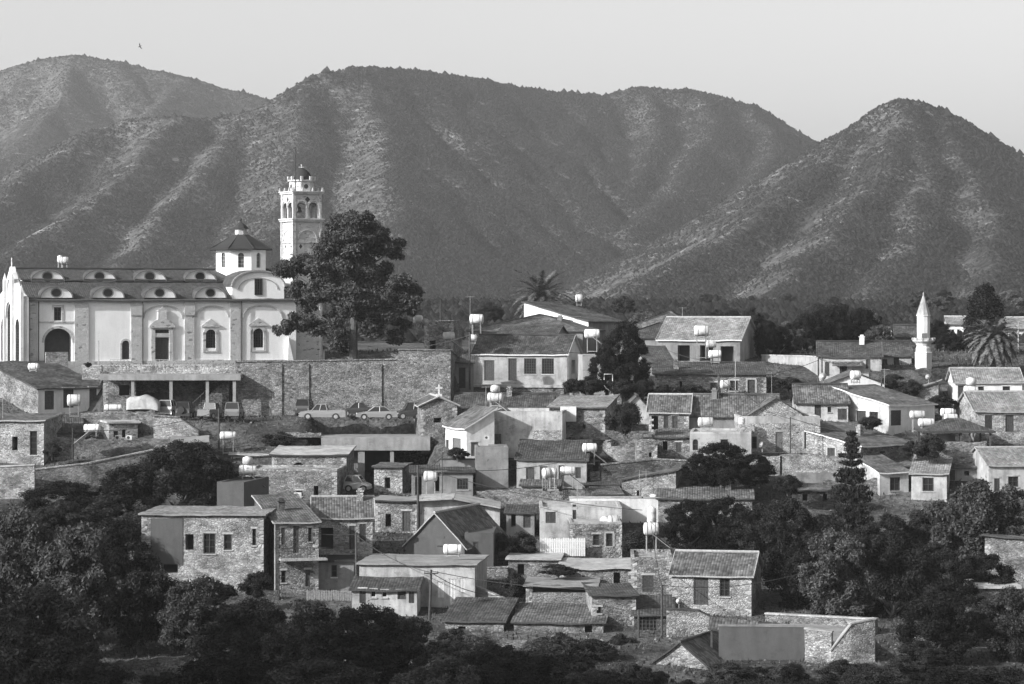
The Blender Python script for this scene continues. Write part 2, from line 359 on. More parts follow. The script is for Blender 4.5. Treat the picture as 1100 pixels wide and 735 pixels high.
def build_hills():
    n = len(hx); V = np.stack([HX, HY, HZ_], -1).reshape(-1, 3)
    i = (np.arange(len(hy)-1)[:, None]*n + np.arange(n-1)[None]).ravel()
    t = NT('dry_hillside', 0.95, 0.03); v = t.coord(rnd=False)
    a = t.ramp(t.noise(v, 0.006, 6, 0.65), 0.35, 0.65, 0.04, 0.10); b = t.ramp(t.noise(v, 0.14, 6, 0.8), 0.35, 0.65, 0.3, 1.5)
    w = t.n('ShaderNodeMapping'); t.l(v, w.inputs[0]); w.inputs['Scale'].default_value = (1, 1, 4.5)
    rock = t.ramp(t.noise(w.outputs[0], 0.06, 6, 0.78), 0.56, 0.66, 0.0, 0.16)
    t.color(t.math('ADD', t.math('MULTIPLY', a, b), rock)); t.bump(t.noise(v, 0.12, 5, 0.75), 5.0, 0.9)
    tag(np_mesh('hills', V, np.stack([i, i+1, i+n+1, i+n], -1), t.m, smooth=True), kind='structure')
build_hills()
def hill_at(x, y):
    fx = (x-hx[0])/(hx[1]-hx[0]); fy = (y-hy[0])/(hy[1]-hy[0])
    i = np.clip(fx.astype(int), 0, len(hx)-2); j = np.clip(fy.astype(int), 0, len(hy)-2); u = fx-i; w = fy-j
    return (HZ_[j, i]*(1-u)+HZ_[j, i+1]*u)*(1-w) + (HZ_[j+1, i]*(1-u)+HZ_[j+1, i+1]*u)*w
def scrub():
    r = np.random.default_rng(3); N = 1050000
    y = 372 + (3060-372)*r.random(N)**0.8; x = (r.random(N)-0.5)*0.42*y
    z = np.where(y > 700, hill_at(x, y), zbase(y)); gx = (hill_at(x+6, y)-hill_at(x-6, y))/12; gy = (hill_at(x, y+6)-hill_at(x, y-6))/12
    dens = 0.5 + 0.35*fbm(x, y, 120., 4, 3.) - 0.55*np.clip(gx, -.6, .6) + 0.2*fbm(x, y, 40., 3, 8.) + .38*sstep(-60, 20, x - .02*(y-2000))*sstep(1500, 1800, y)*(1-sstep(250, 330, x))  # thicker on right-facing slopes and the middle face, standing in for hill shade
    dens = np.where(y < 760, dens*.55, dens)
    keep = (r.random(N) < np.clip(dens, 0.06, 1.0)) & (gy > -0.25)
    x, y, z, dens = x[keep], y[keep], z[keep], dens[keep]
    s = 0.42 + 0.9*r.random(len(x))**3 + 0.35*np.clip(dens, 0, 1) + .3*(y < 720)*r.random(len(x))**2
    # taller trees along the crests
    cx, cy = [], []
    for pts, _ in (RIDGES[0], RIDGES[5], RIDGES[6], RIDGES[17]):
        for a, b in zip(pts[:-1], pts[1:]):
            p, q = P(*a), P(*b); n = int((q-p).length/2.2)
            for _k in range(n):
                if r.random() < 0.75:
                    w = r.random(); cx.append(p.x+(q.x-p.x)*w+r.normal()*5); cy.append(p.y+(q.y-p.y)*w+r.normal()*5)
    cx, cy = np.array(cx), np.array(cy); cz = hill_at(cx, cy); cs = 1.2 + 2.6*r.random(len(cx))**2.0
    x = np.concatenate([x, cx]); y = np.concatenate([y, cy]); z = np.concatenate([z, cz]); s = np.concatenate([s, cs])
    n = len(x)
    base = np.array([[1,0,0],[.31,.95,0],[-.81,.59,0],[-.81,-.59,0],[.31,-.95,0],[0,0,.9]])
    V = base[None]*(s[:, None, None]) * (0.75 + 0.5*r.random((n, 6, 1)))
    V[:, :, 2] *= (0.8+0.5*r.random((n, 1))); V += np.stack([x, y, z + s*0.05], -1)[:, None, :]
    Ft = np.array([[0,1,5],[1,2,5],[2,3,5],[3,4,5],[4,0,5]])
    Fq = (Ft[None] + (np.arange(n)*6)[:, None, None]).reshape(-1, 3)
    tag(np_mesh('hillside_scrub', V.reshape(-1, 3), Fq, m_leaf('scrub_leaf', 0.022, 0.5, 0.0)), 'dark scrub and small pines over the dry hills, thickened in place of shade', 'scrub', kind='stuff')
    return n
scrub()
def litter():
    r = np.random.default_rng(9); N = 200000; y = 185+165*r.random(N); x = (r.random(N)-.5)*.40*y; z = zground(x, y)-.1; n = N
    s = .05+.17*r.random(n)**2; a = r.random(n)*6.283; ln = r.normal(size=(n,2))*.5
    V = np.stack([np.stack([x-np.cos(a)*s*.45, y-np.sin(a)*s*.45, z],-1), np.stack([x+np.cos(a)*s*.45, y+np.sin(a)*s*.45, z],-1), np.stack([x+ln[:,0]*s, y+ln[:,1]*s, z+s*1.5],-1)],1)
    keep = fbm(x, y, 9., 3, 2.) + .5*r.normal(size=n) > -.25; V = V[keep]
    tag(np_mesh('dry_weeds', V.reshape(-1,3), np.arange(len(V)*3).reshape(-1,3), m_leaf('dry_weed', .075, .6, .1)), 'dry weeds and tufts over the village slopes', 'weeds', kind='stuff')
    N = 5000; y = 215+125*r.random(N); x = (r.random(N)-.5)*.4*y; z = zground(x, y)-.1; s = .06+.15*r.random(N)**2.5
    base = np.array([[1,0,0],[0,1,0],[-1,0,0],[0,-1,0],[0,0,.8]]); V = base[None]*s[:,None,None]*(.6+.8*r.random((N,5,1))) + np.stack([x,y,z],-1)[:,None,:]
    Fq = (np.array([[0,1,4],[1,2,4],[2,3,4],[3,0,4]])[None] + (np.arange(N)*5)[:,None,None]).reshape(-1,3)
    tag(np_mesh('loose_stones', V.reshape(-1,3), Fq, m_leaf('loose_stone', .17, .4, 0.)), 'loose pale stones lying over the village slopes', 'stones', kind='stuff')
litter()
def added_shade_hill():
    # unseen hill added left of the camera to throw shade on the valley floor
    n = 60; g = np.linspace(-240, 240, n); X, Y = np.meshgrid(g-175, g+85); d = np.hypot(X+175, Y-85)
    Z = 84 - .75*np.sqrt(d*d+64) + 2.5*fbm(X, Y, 60., 4, 4.)*sstep(0, 40, d)*(1-sstep(110, 150, d)); Z = np.maximum(Z, -48)
    i = (np.arange(n-1)[:, None]*n + np.arange(n-1)[None]).ravel(); V = np.stack([X, Y, Z], -1).reshape(-1, 3)
    tag(np_mesh('shade_hill', V, np.stack([i, i+1, i+n+1, i+n], -1), bpy.data.materials['dry_earth_and_grass'], smooth=True), kind='structure')
added_shade_hill()
def haze():
    mb = MB(); mb.box(-1400, 1400, -60, 3650, -60, 260)
    m = bpy.data.materials.new('haze_air'); m.use_nodes = True; t = m.node_tree; t.nodes.clear()
    o = t.nodes.new('ShaderNodeOutputMaterial'); v = t.nodes.new('ShaderNodeVolumePrincipled')
    v.inputs['Color'].default_value = (.95, .95, .95, 1); v.inputs['Density'].default_value = HAZE; v.inputs['Anisotropy'].default_value = 0.35
    t.links.new(v.outputs[0], o.inputs['Volume'])
    h = mb.build('haze', m); tag(h, kind='stuff')
HAZE = 0.000105
haze()
# ------------------------------------------------------------------ buildings
def mapper(face, Wd, D):
    if face == 'f': return lambda s, n, z: (s, n, z)
    if face == 'r': return lambda s, n, z: (Wd - n, s, z)
    return lambda s, n, z: (n, D - s, z)
def panel(mb, mp, L, zb, zt, holes, mi, rev=0.22, deep=()):
    """wall face with openings cut into it; each opening gets its reveals"""
    xs = sorted({0.0, L} | {h[0] for h in holes} | {h[1] for h in holes}); zs = sorted({zb, zt} | {h[2] for h in holes} | {h[3] for h in holes})
    xs = [x for x in xs if 0 <= x <= L]; zs = [z for z in zs if zb <= z <= zt]
    for i in range(len(xs)-1):
        for j in range(len(zs)-1):
            cx, cz = (xs[i]+xs[i+1])/2, (zs[j]+zs[j+1])/2
            if any(h[0] < cx < h[1] and h[2] < cz < h[3] for h in holes): continue
            mb.face([mp(xs[i],0,zs[j]), mp(xs[i+1],0,zs[j]), mp(xs[i+1],0,zs[j+1]), mp(xs[i],0,zs[j+1])], mi)
    for h in holes:
        a, b, c, d = h[:4]; r = 1.3 if 'deep' in h else rev
        for q in (((a,0,c),(a,r,c),(a,r,d),(a,0,d)), ((b,0,c),(b,r,c),(b,r,d),(b,0,d)), ((a,0,c),(b,0,c),(b,r,c),(a,r,c)), ((a,0,d),(b,0,d),(b,r,d),(a,r,d))):
            mb.face([mp(*p) for p in q], mi)
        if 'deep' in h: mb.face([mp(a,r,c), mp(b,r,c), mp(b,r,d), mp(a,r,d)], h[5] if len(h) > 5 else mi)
        if 'arch' in h:
            m, rr = (a+b)/2, (b-a)/2; hh = min(rr, d-c)
            for sg in (-1, 1):
                arc = [(m+sg*rr*math.cos(w), d-hh+hh*math.sin(w)) for w in [k*math.pi/16 for k in range(9)]]
                mb.face([mp(m+sg*rr, 0.002, d)] + [mp(x, 0.002, z) for x, z in arc], mi)
def mbox(mb, mp, s0, s1, n0, n1, z0, z1, mi=0):
    P8 = [mp(s, n, z) for z in (z0, z1) for s, n in ((s0,n0),(s1,n0),(s1,n1),(s0,n1))]
    for q in ((0,1,2,3),(4,5,6,7),(0,1,5,4),(1,2,6,5),(2,3,7,6),(3,0,4,7)): mb.face([P8[k] for k in q], mi)
def window(root, mp, s0, s1, z0, z1, kind, fm='wd', sill=True, arch=False):
    w = s1-s0; h = z1-z0; f = min(0.09, w*0.14)
    if kind in 'wW':
        mb = MB()
        mbox(mb, mp, s0, s0+f, .06, .15, z0, z1); mbox(mb, mp, s1-f, s1, .06, .15, z0, z1)
        mbox(mb, mp, s0+f, s1-f, .06, .15, z0, z0+f); mbox(mb, mp, s0+f, s1-f, .06, .15, z1-f, z1)
        nv = max(1, round(w/0.55)) if kind == 'w' else max(1, round(w/0.3))
        for k in range(1, nv): x = s0 + w*k/nv; mbox(mb, mp, x-.03, x+.03, .07, .14, z0+f, z1-f)
        nh = max(1, round(h/0.6)) if kind == 'w' else max(1, round(h/0.32))
        for k in range(1, nh): z = z0 + h*k/nh; mbox(mb, mp, s0+f, s1-f, .08, .13, z-.022, z+.022)
        o = mb.build('window', M[fm], root)
        pb = MB(); mbox(pb, mp, s0+f, s1-f, .155, .17, z0+f, z1-f); pb.build('pane', M['gl'], o)
        if sill:
            sb = MB(); mbox(sb, mp, s0-.08, s1+.08, -.09, .05, z0-.1, z0); sb.build('sill', M['trim'], o)
    elif kind == 's':
        for k in range(2):
            a, b = s0 + w*k/2 + .015, s0 + w*(k+1)/2 - .015
            mb = MB(); mbox(mb, mp, a, a+.07, .03, .08, z0, z1); mbox(mb, mp, b-.07, b, .03, .08, z0, z1)
            mbox(mb, mp, a+.07, b-.07, .03, .08, z0, z0+.08); mbox(mb, mp, a+.07, b-.07, .03, .08, z1-.08, z1); mbox(mb, mp, a+.07, b-.07, .06, .075, z0+.08, z1-.08)
            n = max(3, int(h/0.14))
            for j in range(n): z = z0+.1+(h-.2)*j/n; mbox(mb, mp, a+.07, b-.07, .035, .055, z, z+.05)
            mb.build('shutter', M[fm], root)
    elif kind == 'd':
        mb = MB(); mbox(mb, mp, s0, s0+.09, .03, .16, z0, z1); mbox(mb, mp, s1-.09, s1, .03, .16, z0, z1); mbox(mb, mp, s0+.09, s1-.09, .03, .16, z1-.09, z1)
        n = max(2, round((w-.18)/.28))
        for k in range(n):
            a = s0+.09+(w-.18)*k/n; mbox(mb, mp, a+.012, a+(w-.18)/n-.012, .09, .13, z0, z1-.09)
        mbox(mb, mp, s0+.09, s1-.09, .135, .15, z0, z1-.09)
        for z in (z0+.35, z0+h*.55): mbox(mb, mp, s0+.1, s1-.1, .07, .088, z, z+.13)
        o = mb.build('door', M[fm], root)
        hb = MB(); mbox(hb, mp, s1-.2, s1-.16, .03, .085, z0+h*.42, z0+h*.42+.14); hb.build('handle', M['iron'], o)

def house(name, label, cat, xl, xr, yg, ye, ry=None, yaw=0, D=7.0, roof='gx', wm='stM', rm='tM', feats='', Y=None, group=None, sm=None, o_=0.25, trim=None, fnd=2.5, cap=True, edge=None, sil=True, par=0.35, fm='wd', chim=None):
    Y = Y or Yof(yg); a = R(yaw); L0 = P(xl, yg, Y); ux, uy = math.cos(a), math.sin(a); tr = (xr-CX)/F
    Wd = (tr*L0.y - L0.x)/(ux - tr*uy); He = (yg-ye)/F*Y
    root = empty(name, L0, a, label, cat, group)
    Mw = Matrix.Translation(L0) @ Matrix.Rotation(a, 4, 'Z'); inv = Mw.inverted(); o0 = inv @ Vector((0, 0, 0))
    def hit(face, px, py):
        d = inv.to_3x3() @ Vector(((px-CX)/F, 1, (HZ-py)/F))
        if face == 'f': t = (0-o0.y)/d.y
        elif face == 'r': t = (Wd-o0.x)/d.x
        else: t = -o0.x/d.x
        p = o0 + d*t
        return (p.x if face == 'f' else (p.y if face == 'r' else D-p.y)), p.z
    holes = {'f': [], 'r': [], 'l': []}; todo = []
    for it in feats.split(';'):
        q = it.split()
        if not q: continue
        face, kd = q[0], q[1]; x0, y0, x1, y1 = map(float, q[2:6]); mat = q[6] if len(q) > 6 else fm
        s0, z1 = hit(face, x0, y0); s1, z0 = hit(face, x1, y1)
        if s1 < s0: s0, s1 = s1, s0
        Lf = Wd if face == 'f' else D
        s0 = max(0.12, s0); s1 = min(Lf-0.12, s1)
        if s1 - s0 < 0.25: continue
        z0 = max(z0, 0.02); z1 = max(z1, z0+.4)
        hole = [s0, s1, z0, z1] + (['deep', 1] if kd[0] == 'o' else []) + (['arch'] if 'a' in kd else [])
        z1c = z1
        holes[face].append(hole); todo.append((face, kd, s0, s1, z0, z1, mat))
    # ridge height
    def zpx(py, y): return (HZ-py)/F*y - L0.z
    ymid = Y + (Wd/2)*uy + (D/2)*ux; yback = Y + D*ux + Wd/2*uy
    if ry is None: ry = ye
    Zr = {'gx': zpx(ry, ymid), 'hip': zpx(ry, ymid), 'gy': zpx(ry, Y+Wd/2*uy), 'sb': zpx(ry, yback), 'sl': zpx(ry, Y), 'sr': zpx(ry, Y+Wd*uy)}.get(roof, He)
    mb = MB(); T = lambda face: mapper(face, Wd, D)
    hl = hr = hb = He; hfl = hfr = He
    if roof == 'sb': hb = Zr
    if roof == 'sl': hfl = Zr; hfr = He
    if roof == 'sr': hfr = Zr; hfl = He
    zlow = -fnd
    topf = min(hfl, hfr)
    panel(mb, T('f'), Wd, zlow, topf, [h for h in holes['f']], 0)
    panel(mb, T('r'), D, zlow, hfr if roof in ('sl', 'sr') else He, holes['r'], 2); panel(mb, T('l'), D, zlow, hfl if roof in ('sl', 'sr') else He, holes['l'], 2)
    mb.face([(0,D,zlow),(Wd,D,zlow),(Wd,D,max(hb,hfr) if roof in('sl','sr') else hb),(0,D,max(hb, hfl) if roof in ('sl','sr') else hb)], 0)
    if roof == 'gx':
        for x in (0, Wd): mb.face([(x,0,He),(x,D,He),(x,D/2,Zr)], 2)
    if roof == 'gy':
        for y in (0, D): mb.face([(0,y,He),(Wd,y,He),(Wd/2,y,Zr)], 0)
    if roof == 'sb':
        for x in (0, Wd): mb.face([(x,0,He),(x,D,He),(x,D,hb)], 2)
    if roof in ('sl', 'sr'):
        for y in (0, D):
            mb.face([(0,y,topf),(Wd,y,topf),(0,y,hfl)] if roof == 'sl' else [(0,y,topf),(Wd,y,topf),(Wd,y,hfr)], 0)
    if roof == 'flat':
        t = .28
        for (x0,x1,y0,y1) in ((0,Wd,0,t),(0,Wd,D-t,D),(0,t,t,D-t),(Wd-t,Wd,t,D-t)): mb.box(x0,x1,y0,y1,He+.001,He+par,3)
        mb.face([(0,0,He+.003),(Wd,0,He+.003),(Wd,D,He+.003),(0,D,He+.003)], 3)
    if wm in ('stL', 'stM') and He > 2.2:                                 # larger corner stones
        z, k = -.6, 0
        while z < topf - .4:
            hq = random.uniform(.26, .38)
            for s0, s1 in ((-.012, .5 if k % 2 else .28), (Wd-(.28 if k % 2 else .5), Wd+.012)): mbox(mb, T('f'), s0, s1, -.014, .02, z+.012, z+hq-.012, 4)
            z += hq; k += 1
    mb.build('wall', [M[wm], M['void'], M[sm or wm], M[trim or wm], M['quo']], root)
    # roof
    rb = MB(); o = o_; e = 0.3; th = 0.13; tm = 1
    if roof == 'gx':
        k = (Zr-He)/(D/2); z0 = He - k*e + th
        rb.slab((-o,-e,z0),(Wd+o,-e,z0),(Wd+o,D/2,Zr+th),(-o,D/2,Zr+th), th, 0, 1); rb.slab((Wd+o,D+e,z0),(-o,D+e,z0),(-o,D/2,Zr+th+.002),(Wd+o,D/2,Zr+th+.002), th, 0, 1)
        if cap: rb.tube([(-o,D/2,Zr+th),(Wd+o,D/2,Zr+th)], .13, 8, 2)
    elif roof == 'gy':
        k = (Zr-He)/(Wd/2); z0 = He - k*e + th
        rb.slab((-e,D+o,z0),(-e,-o,z0),(Wd/2,-o,Zr+th),(Wd/2,D+o,Zr+th), th, 0, 1); rb.slab((Wd+e,-o,z0),(Wd+e,D+o,z0),(Wd/2,D+o,Zr+th+.002),(Wd/2,-o,Zr+th+.002), th, 0, 1)
        if cap: rb.tube([(Wd/2,-o,Zr+th),(Wd/2,D+o,Zr+th)], .13, 8, 2)
    elif roof == 'sb':
        k = (Zr-He)/D; rb.slab((-o,-e,He-k*e+th),(Wd+o,-e,He-k*e+th),(Wd+o,D+e,Zr+k*e+th),(-o,D+e,Zr+k*e+th), th, 0, 1)
    elif roof == 'sl':
        k = (Zr-He)/Wd; rb.slab((Wd+e,-o,He-k*e+th),(Wd+e,D+o,He-k*e+th),(-e,D+o,Zr+k*e+th),(-e,-o,Zr+k*e+th), th, 0, 1)
    elif roof == 'sr':
        k = (Zr-He)/Wd; rb.slab((-e,D+o,He-k*e+th),(-e,-o,He-k*e+th),(Wd+e,-o,Zr+k*e+th),(Wd+e,D+o,Zr+k*e+th), th, 0, 1)
    elif roof == 'hip':
        k = min(D, Wd)/2; A = (-e,-e,He+th-.05); B = (Wd+e,-e,He+th-.05); C = (Wd+e,D+e,He+th-.05); E = (-e,D+e,He+th-.05)
        if Wd >= D: p, q = (k,D/2,Zr+th), (Wd-k,D/2,Zr+th)
        else: p = q = (Wd/2, D/2, Zr+th)
        def fc(*pt):
            u = (Vector(pt[1])-Vector(pt[0])); L = u.length; u.normalize(); n = Vector((-u.y,u.x,0)); S = math.sqrt(1+((Zr-He)/k)**2)
            rb.face(pt, 0, [((Vector(x)-Vector(pt[0])).dot(u), (Vector(x)-Vector(pt[0])).dot(n)*S) for x in pt])
        fc(A, B, q, p); fc(C, E, p, q); fc(B, C, q); fc(E, A, p)
        dn = lambda v: (v[0], v[1], v[2]-.16)
        for u, v in ((A,B),(B,C),(C,E),(E,A)): rb.face((u, v, dn(v), dn(u)), 1)
        rb.face((dn(A), dn(B), dn(C), dn(E)), 1)
        for s_, t_ in ((A,p),(E,p),(B,q),(C,q),(p,q)):
            if s_ != t_: rb.tube([s_, t_], .11, 6, 2)
    elif roof == 'slab': rb.box(-o, Wd+o, -e, D+e, He, He+.2)
    if roof != 'flat':
        ro = rb.build('roof', [M[rm], M['wd'] if edge is None else M[edge], M['trim'] if rm in ('tL','con') or edge == 'trim' else M[rm]], root)
        if edge and roof == 'gx':                                    # pale mortar along the rakes
            for x in (-o, Wd+o):
                eb = MB()
                k = (Zr-He)/(D/2); eb.tube([(x,-e,He-k*e+th+.02),(x,D/2,Zr+th+.02),(x,D+e,He-k*e+th+.02)], .055, 6)
                eb.build('verge', M['trim'], ro)
    for face, kd, s0, s1, z0, z1, mat in todo:
        k0 = kd[0]
        if k0 in 'wWsd': window(root, T(face), s0, s1, z0, z1, k0, mat, sill=sil and k0 != 'd')
        if 'L' in kd or k0 in 'wsd':                                  # lintel stone or board set proud of the wall
            lb = MB(); mbox(lb, T(face), s0-.14, s1+.14, -.03, .1, z1+.003, z1+.17); lb.build('lintel', M['trim' if wm[:2] == 'st' else wm], root)
        if 'S' in kd:
            sb = MB(); mbox(sb, T(face), s0-.2, s0-.003, -.035, .1, z0, z1); mbox(sb, T(face), s1+.003, s1+.2, -.035, .1, z0, z1); sb.build('surround', M['trim'], root)
    if chim is not None and roof in ('gx', 'sb', 'hip'):
        cb = MB(); x, y = Wd*chim, D*.42; zt = He+(Zr-He)*(.84 if roof == 'gx' else .42); cb.box(x-.28,x+.28,y-.28,y+.28,zt-.5,zt+.85); cb.box(x-.35,x+.35,y-.35,y+.35,zt+.851,zt+.95); cb.box(x-.2,x+.2,y-.2,y+.2,zt+.951,zt+1.15); cb.build('chimney', M[sm or wm], ro)
    house.last = (root, Wd, D, He, Zr, Mw, T)
    return root

def wall_run(name, label, pts, thick=0.5, mat='stM', cap=None, group=None, cat='wall', fnd=2.0):
    """free-standing or retaining wall: pts = (px, y_bottom, y_top, Y)"""
    w = [(P(x, yb, Y or Yof(yb)), P(x, yt, Y or Yof(yb))) for x, yb, yt, Y in pts]
    if mat[:2] == 'st' and not cap:                                    # ragged rubble top
        f = [w[0]]
        for (a, b), (c, d) in zip(w[:-1], w[1:]):
            n = max(1, int((c-a).length/.55))
            for k in range(1, n+1): f.append((a.lerp(c, k/n), b.lerp(d, k/n) + Vector((0,0,random.uniform(-.16,.1) if k < n else 0))))
        w = f
    o0 = w[0][0].copy(); root = empty(name, o0, 0, label, cat, group)
    mb = MB(); cb = MB(); nrm = []
    for (a, b), (c, d) in zip(w[:-1], w[1:]):
        t = (c-a); t.z = 0; t.normalize(); n = Vector((-t.y, t.x, 0))*thick
        A, B, C_, D_ = a-o0-Vector((0,0,fnd)), c-o0-Vector((0,0,fnd)), d-o0, b-o0
        mb.face((A,B,C_,D_)); mb.face((A+n,D_+n,C_+n,B+n)); mb.face((D_,C_,C_+n,D_+n)); mb.face((A,D_,D_+n,A+n)); mb.face((B,B+n,C_+n,C_))
        if cap:
            u = Vector((0,0,.004)); v = Vector((0,0,.12)); k = n*0.12; e = t*.06
            p = [D_-k-e+u, C_-k+e+u, C_+n+k+e+u, D_+n+k-e+u]; q = [x+v for x in p]
            cb.face(p); cb.face(q)
            for i in range(4): cb.face((p[i], p[(i+1)%4], q[(i+1)%4], q[i]))
    o = mb.build('masonry', M[mat], root)
    if cap: cb.build('coping', M[cap], root)
    return root

def board_fence(label, x0, x1, yb, yt, Y, mat):
    a = P(x0, yb, Y); L = P(x1, yb, Y).x-a.x; h = (yb-yt)/F*Y; r = empty('picket_fence', a, 0, label, 'fence'); mb = MB(); n = int(L/.2)
    for k in range(n): x = L*k/n; t = h+random.uniform(-.05,.05); mb.prism([(x,0,-.3),(x+L/n-.035,0,-.3),(x+L/n-.035,0,t-.06),(x+L/n/2,0,t),(x,0,t-.06)], (0,.025,0))
    mb.build('boards', M[mat], r); rb = MB(); rb.box(0,L,.026,.07,h*.25,h*.25+.08); rb.build('rail', M[mat], r); rb = MB(); rb.box(0,L,.026,.07,h*.75,h*.75+.08); rb.build('rail', M[mat], r)
# ------------------------------------------------------------------ rooftop water heaters
def tank_h(label, px, py, Lpx, Y, yaw=0, legs=0.5, r=None, kind=1, panel=None, cat='water tank', mat='tank'):
    """horizontal white hot-water tank centred at the pixel; kind 2 adds the round cold tank above; panel = +1/-1 side of the collector"""
    c = P(px, py, Y); Lm = Lpx/F*Y; r = r or min(0.42, Lm*0.24)
    root = empty('water_heater', c - Vector((0,0,r+legs)), R(yaw), label, cat, 'rooftop water tanks'); zc = r+legs
    mb = MB(); h = Lm/2
    mb.lathe([(0.001,-h),(r*.55,-h+.02),(r*.9,-h+.07),(r,-h+.16),(r,h-.16),(r*.9,h-.07),(r*.55,h-.02),(0.001,h)], 18, (0,0,zc), axis='x')
    for k in (-.5, .5): mb.lathe([(r+.012,h*k-.03),(r+.012,h*k+.03)], 18, (0,0,zc), axis='x')
    mb.build('tank', M[mat], root, True)
    sb = MB(); m = .035
    for x in (-h*.6, h*.6):
        for y in (-r*.7, r*.7): sb.box(x-m, x+m, y-m, y+m, 0, zc-r*.35)
        sb.box(x-m, x+m, -r*.7-m, r*.7+m, zc-r*.98-.05, zc-r*.9)
    for y in (-r*.7, r*.7): sb.box(-h*.6, h*.6, y-m*.8, y+m*.8, .1, .16); 
    if kind == 2:
        for x in (-h*.5, h*.5): sb.box(x-m, x+m, -m, m, zc, zc+r*1.3)
    sb.build('stand', M['met'], root)
    if kind == 2:
        tb = MB(); q = r*1.0; zz = zc + r*1.15
        tb.lathe([(q*.6,0),(q,.08),(q*1.02,q*.9),(q*.9,q*1.25),(q*.45,q*1.4),(q*.45,q*1.46),(.001,q*1.47)], 18, (0,0,zz)); tb.build('cold_water_tank', M[mat], root, True)
    if panel:
        pb = MB(); pl = 1.9; sgn = 1 if panel > 0 else -1
        for j in range(2):
            y = -0.95 + j*1.0
            A = Matrix.Translation((sgn*h*.2, y, zc-r*.8)) @ Matrix.Rotation(R(38*sgn), 4, 'Y')
            pb.box(0 if sgn > 0 else -pl, pl if sgn > 0 else 0, 0, .93, -.05, .0, 1, A); pb.box(.05 if sgn > 0 else -pl+.05, pl-.05 if sgn > 0 else -.05, .05, .88, .002, .02, 0, A)
        pb.build('solar_panel', [M['pv'], M['met']], root)
    return root
def tank_v(label, px, py, Y, w, h, legs=1.0, mat='tank', cat='water tank'):
    """upright barrel tank on legs, centred at the pixel (w, h in pixels)"""
    r = w/2/F*Y; hh = h/F*Y; c = P(px, py, Y); root = empty('water_tank', c - Vector((0,0,hh/2+legs)), 0, label, cat, 'rooftop water tanks')
    mb = MB(); mb.lathe([(r*.85,0),(r,.06),(r,hh*.3),(r*1.03,hh*.33),(r,hh*.36),(r,hh*.66),(r*1.03,hh*.69),(r,hh*.72),(r*.97,hh*.88),(r*.6,hh*.97),(r*.35,hh*.98),(r*.35,hh*1.03),(.001,hh*1.03)], 20, (0,0,legs)); mb.build('tank', M[mat], root, True)
    sb = MB()
    for x in (-1,1):
        for y in (-1,1): sb.box(x*r*.6-.04, x*r*.6+.04, y*r*.6-.04, y*r*.6+.04, 0, legs)
    sb.box(-r*.75, r*.75, -r*.75, r*.75, legs-.05, legs-.002)
    sb.build('stand', M['met'], root); return root

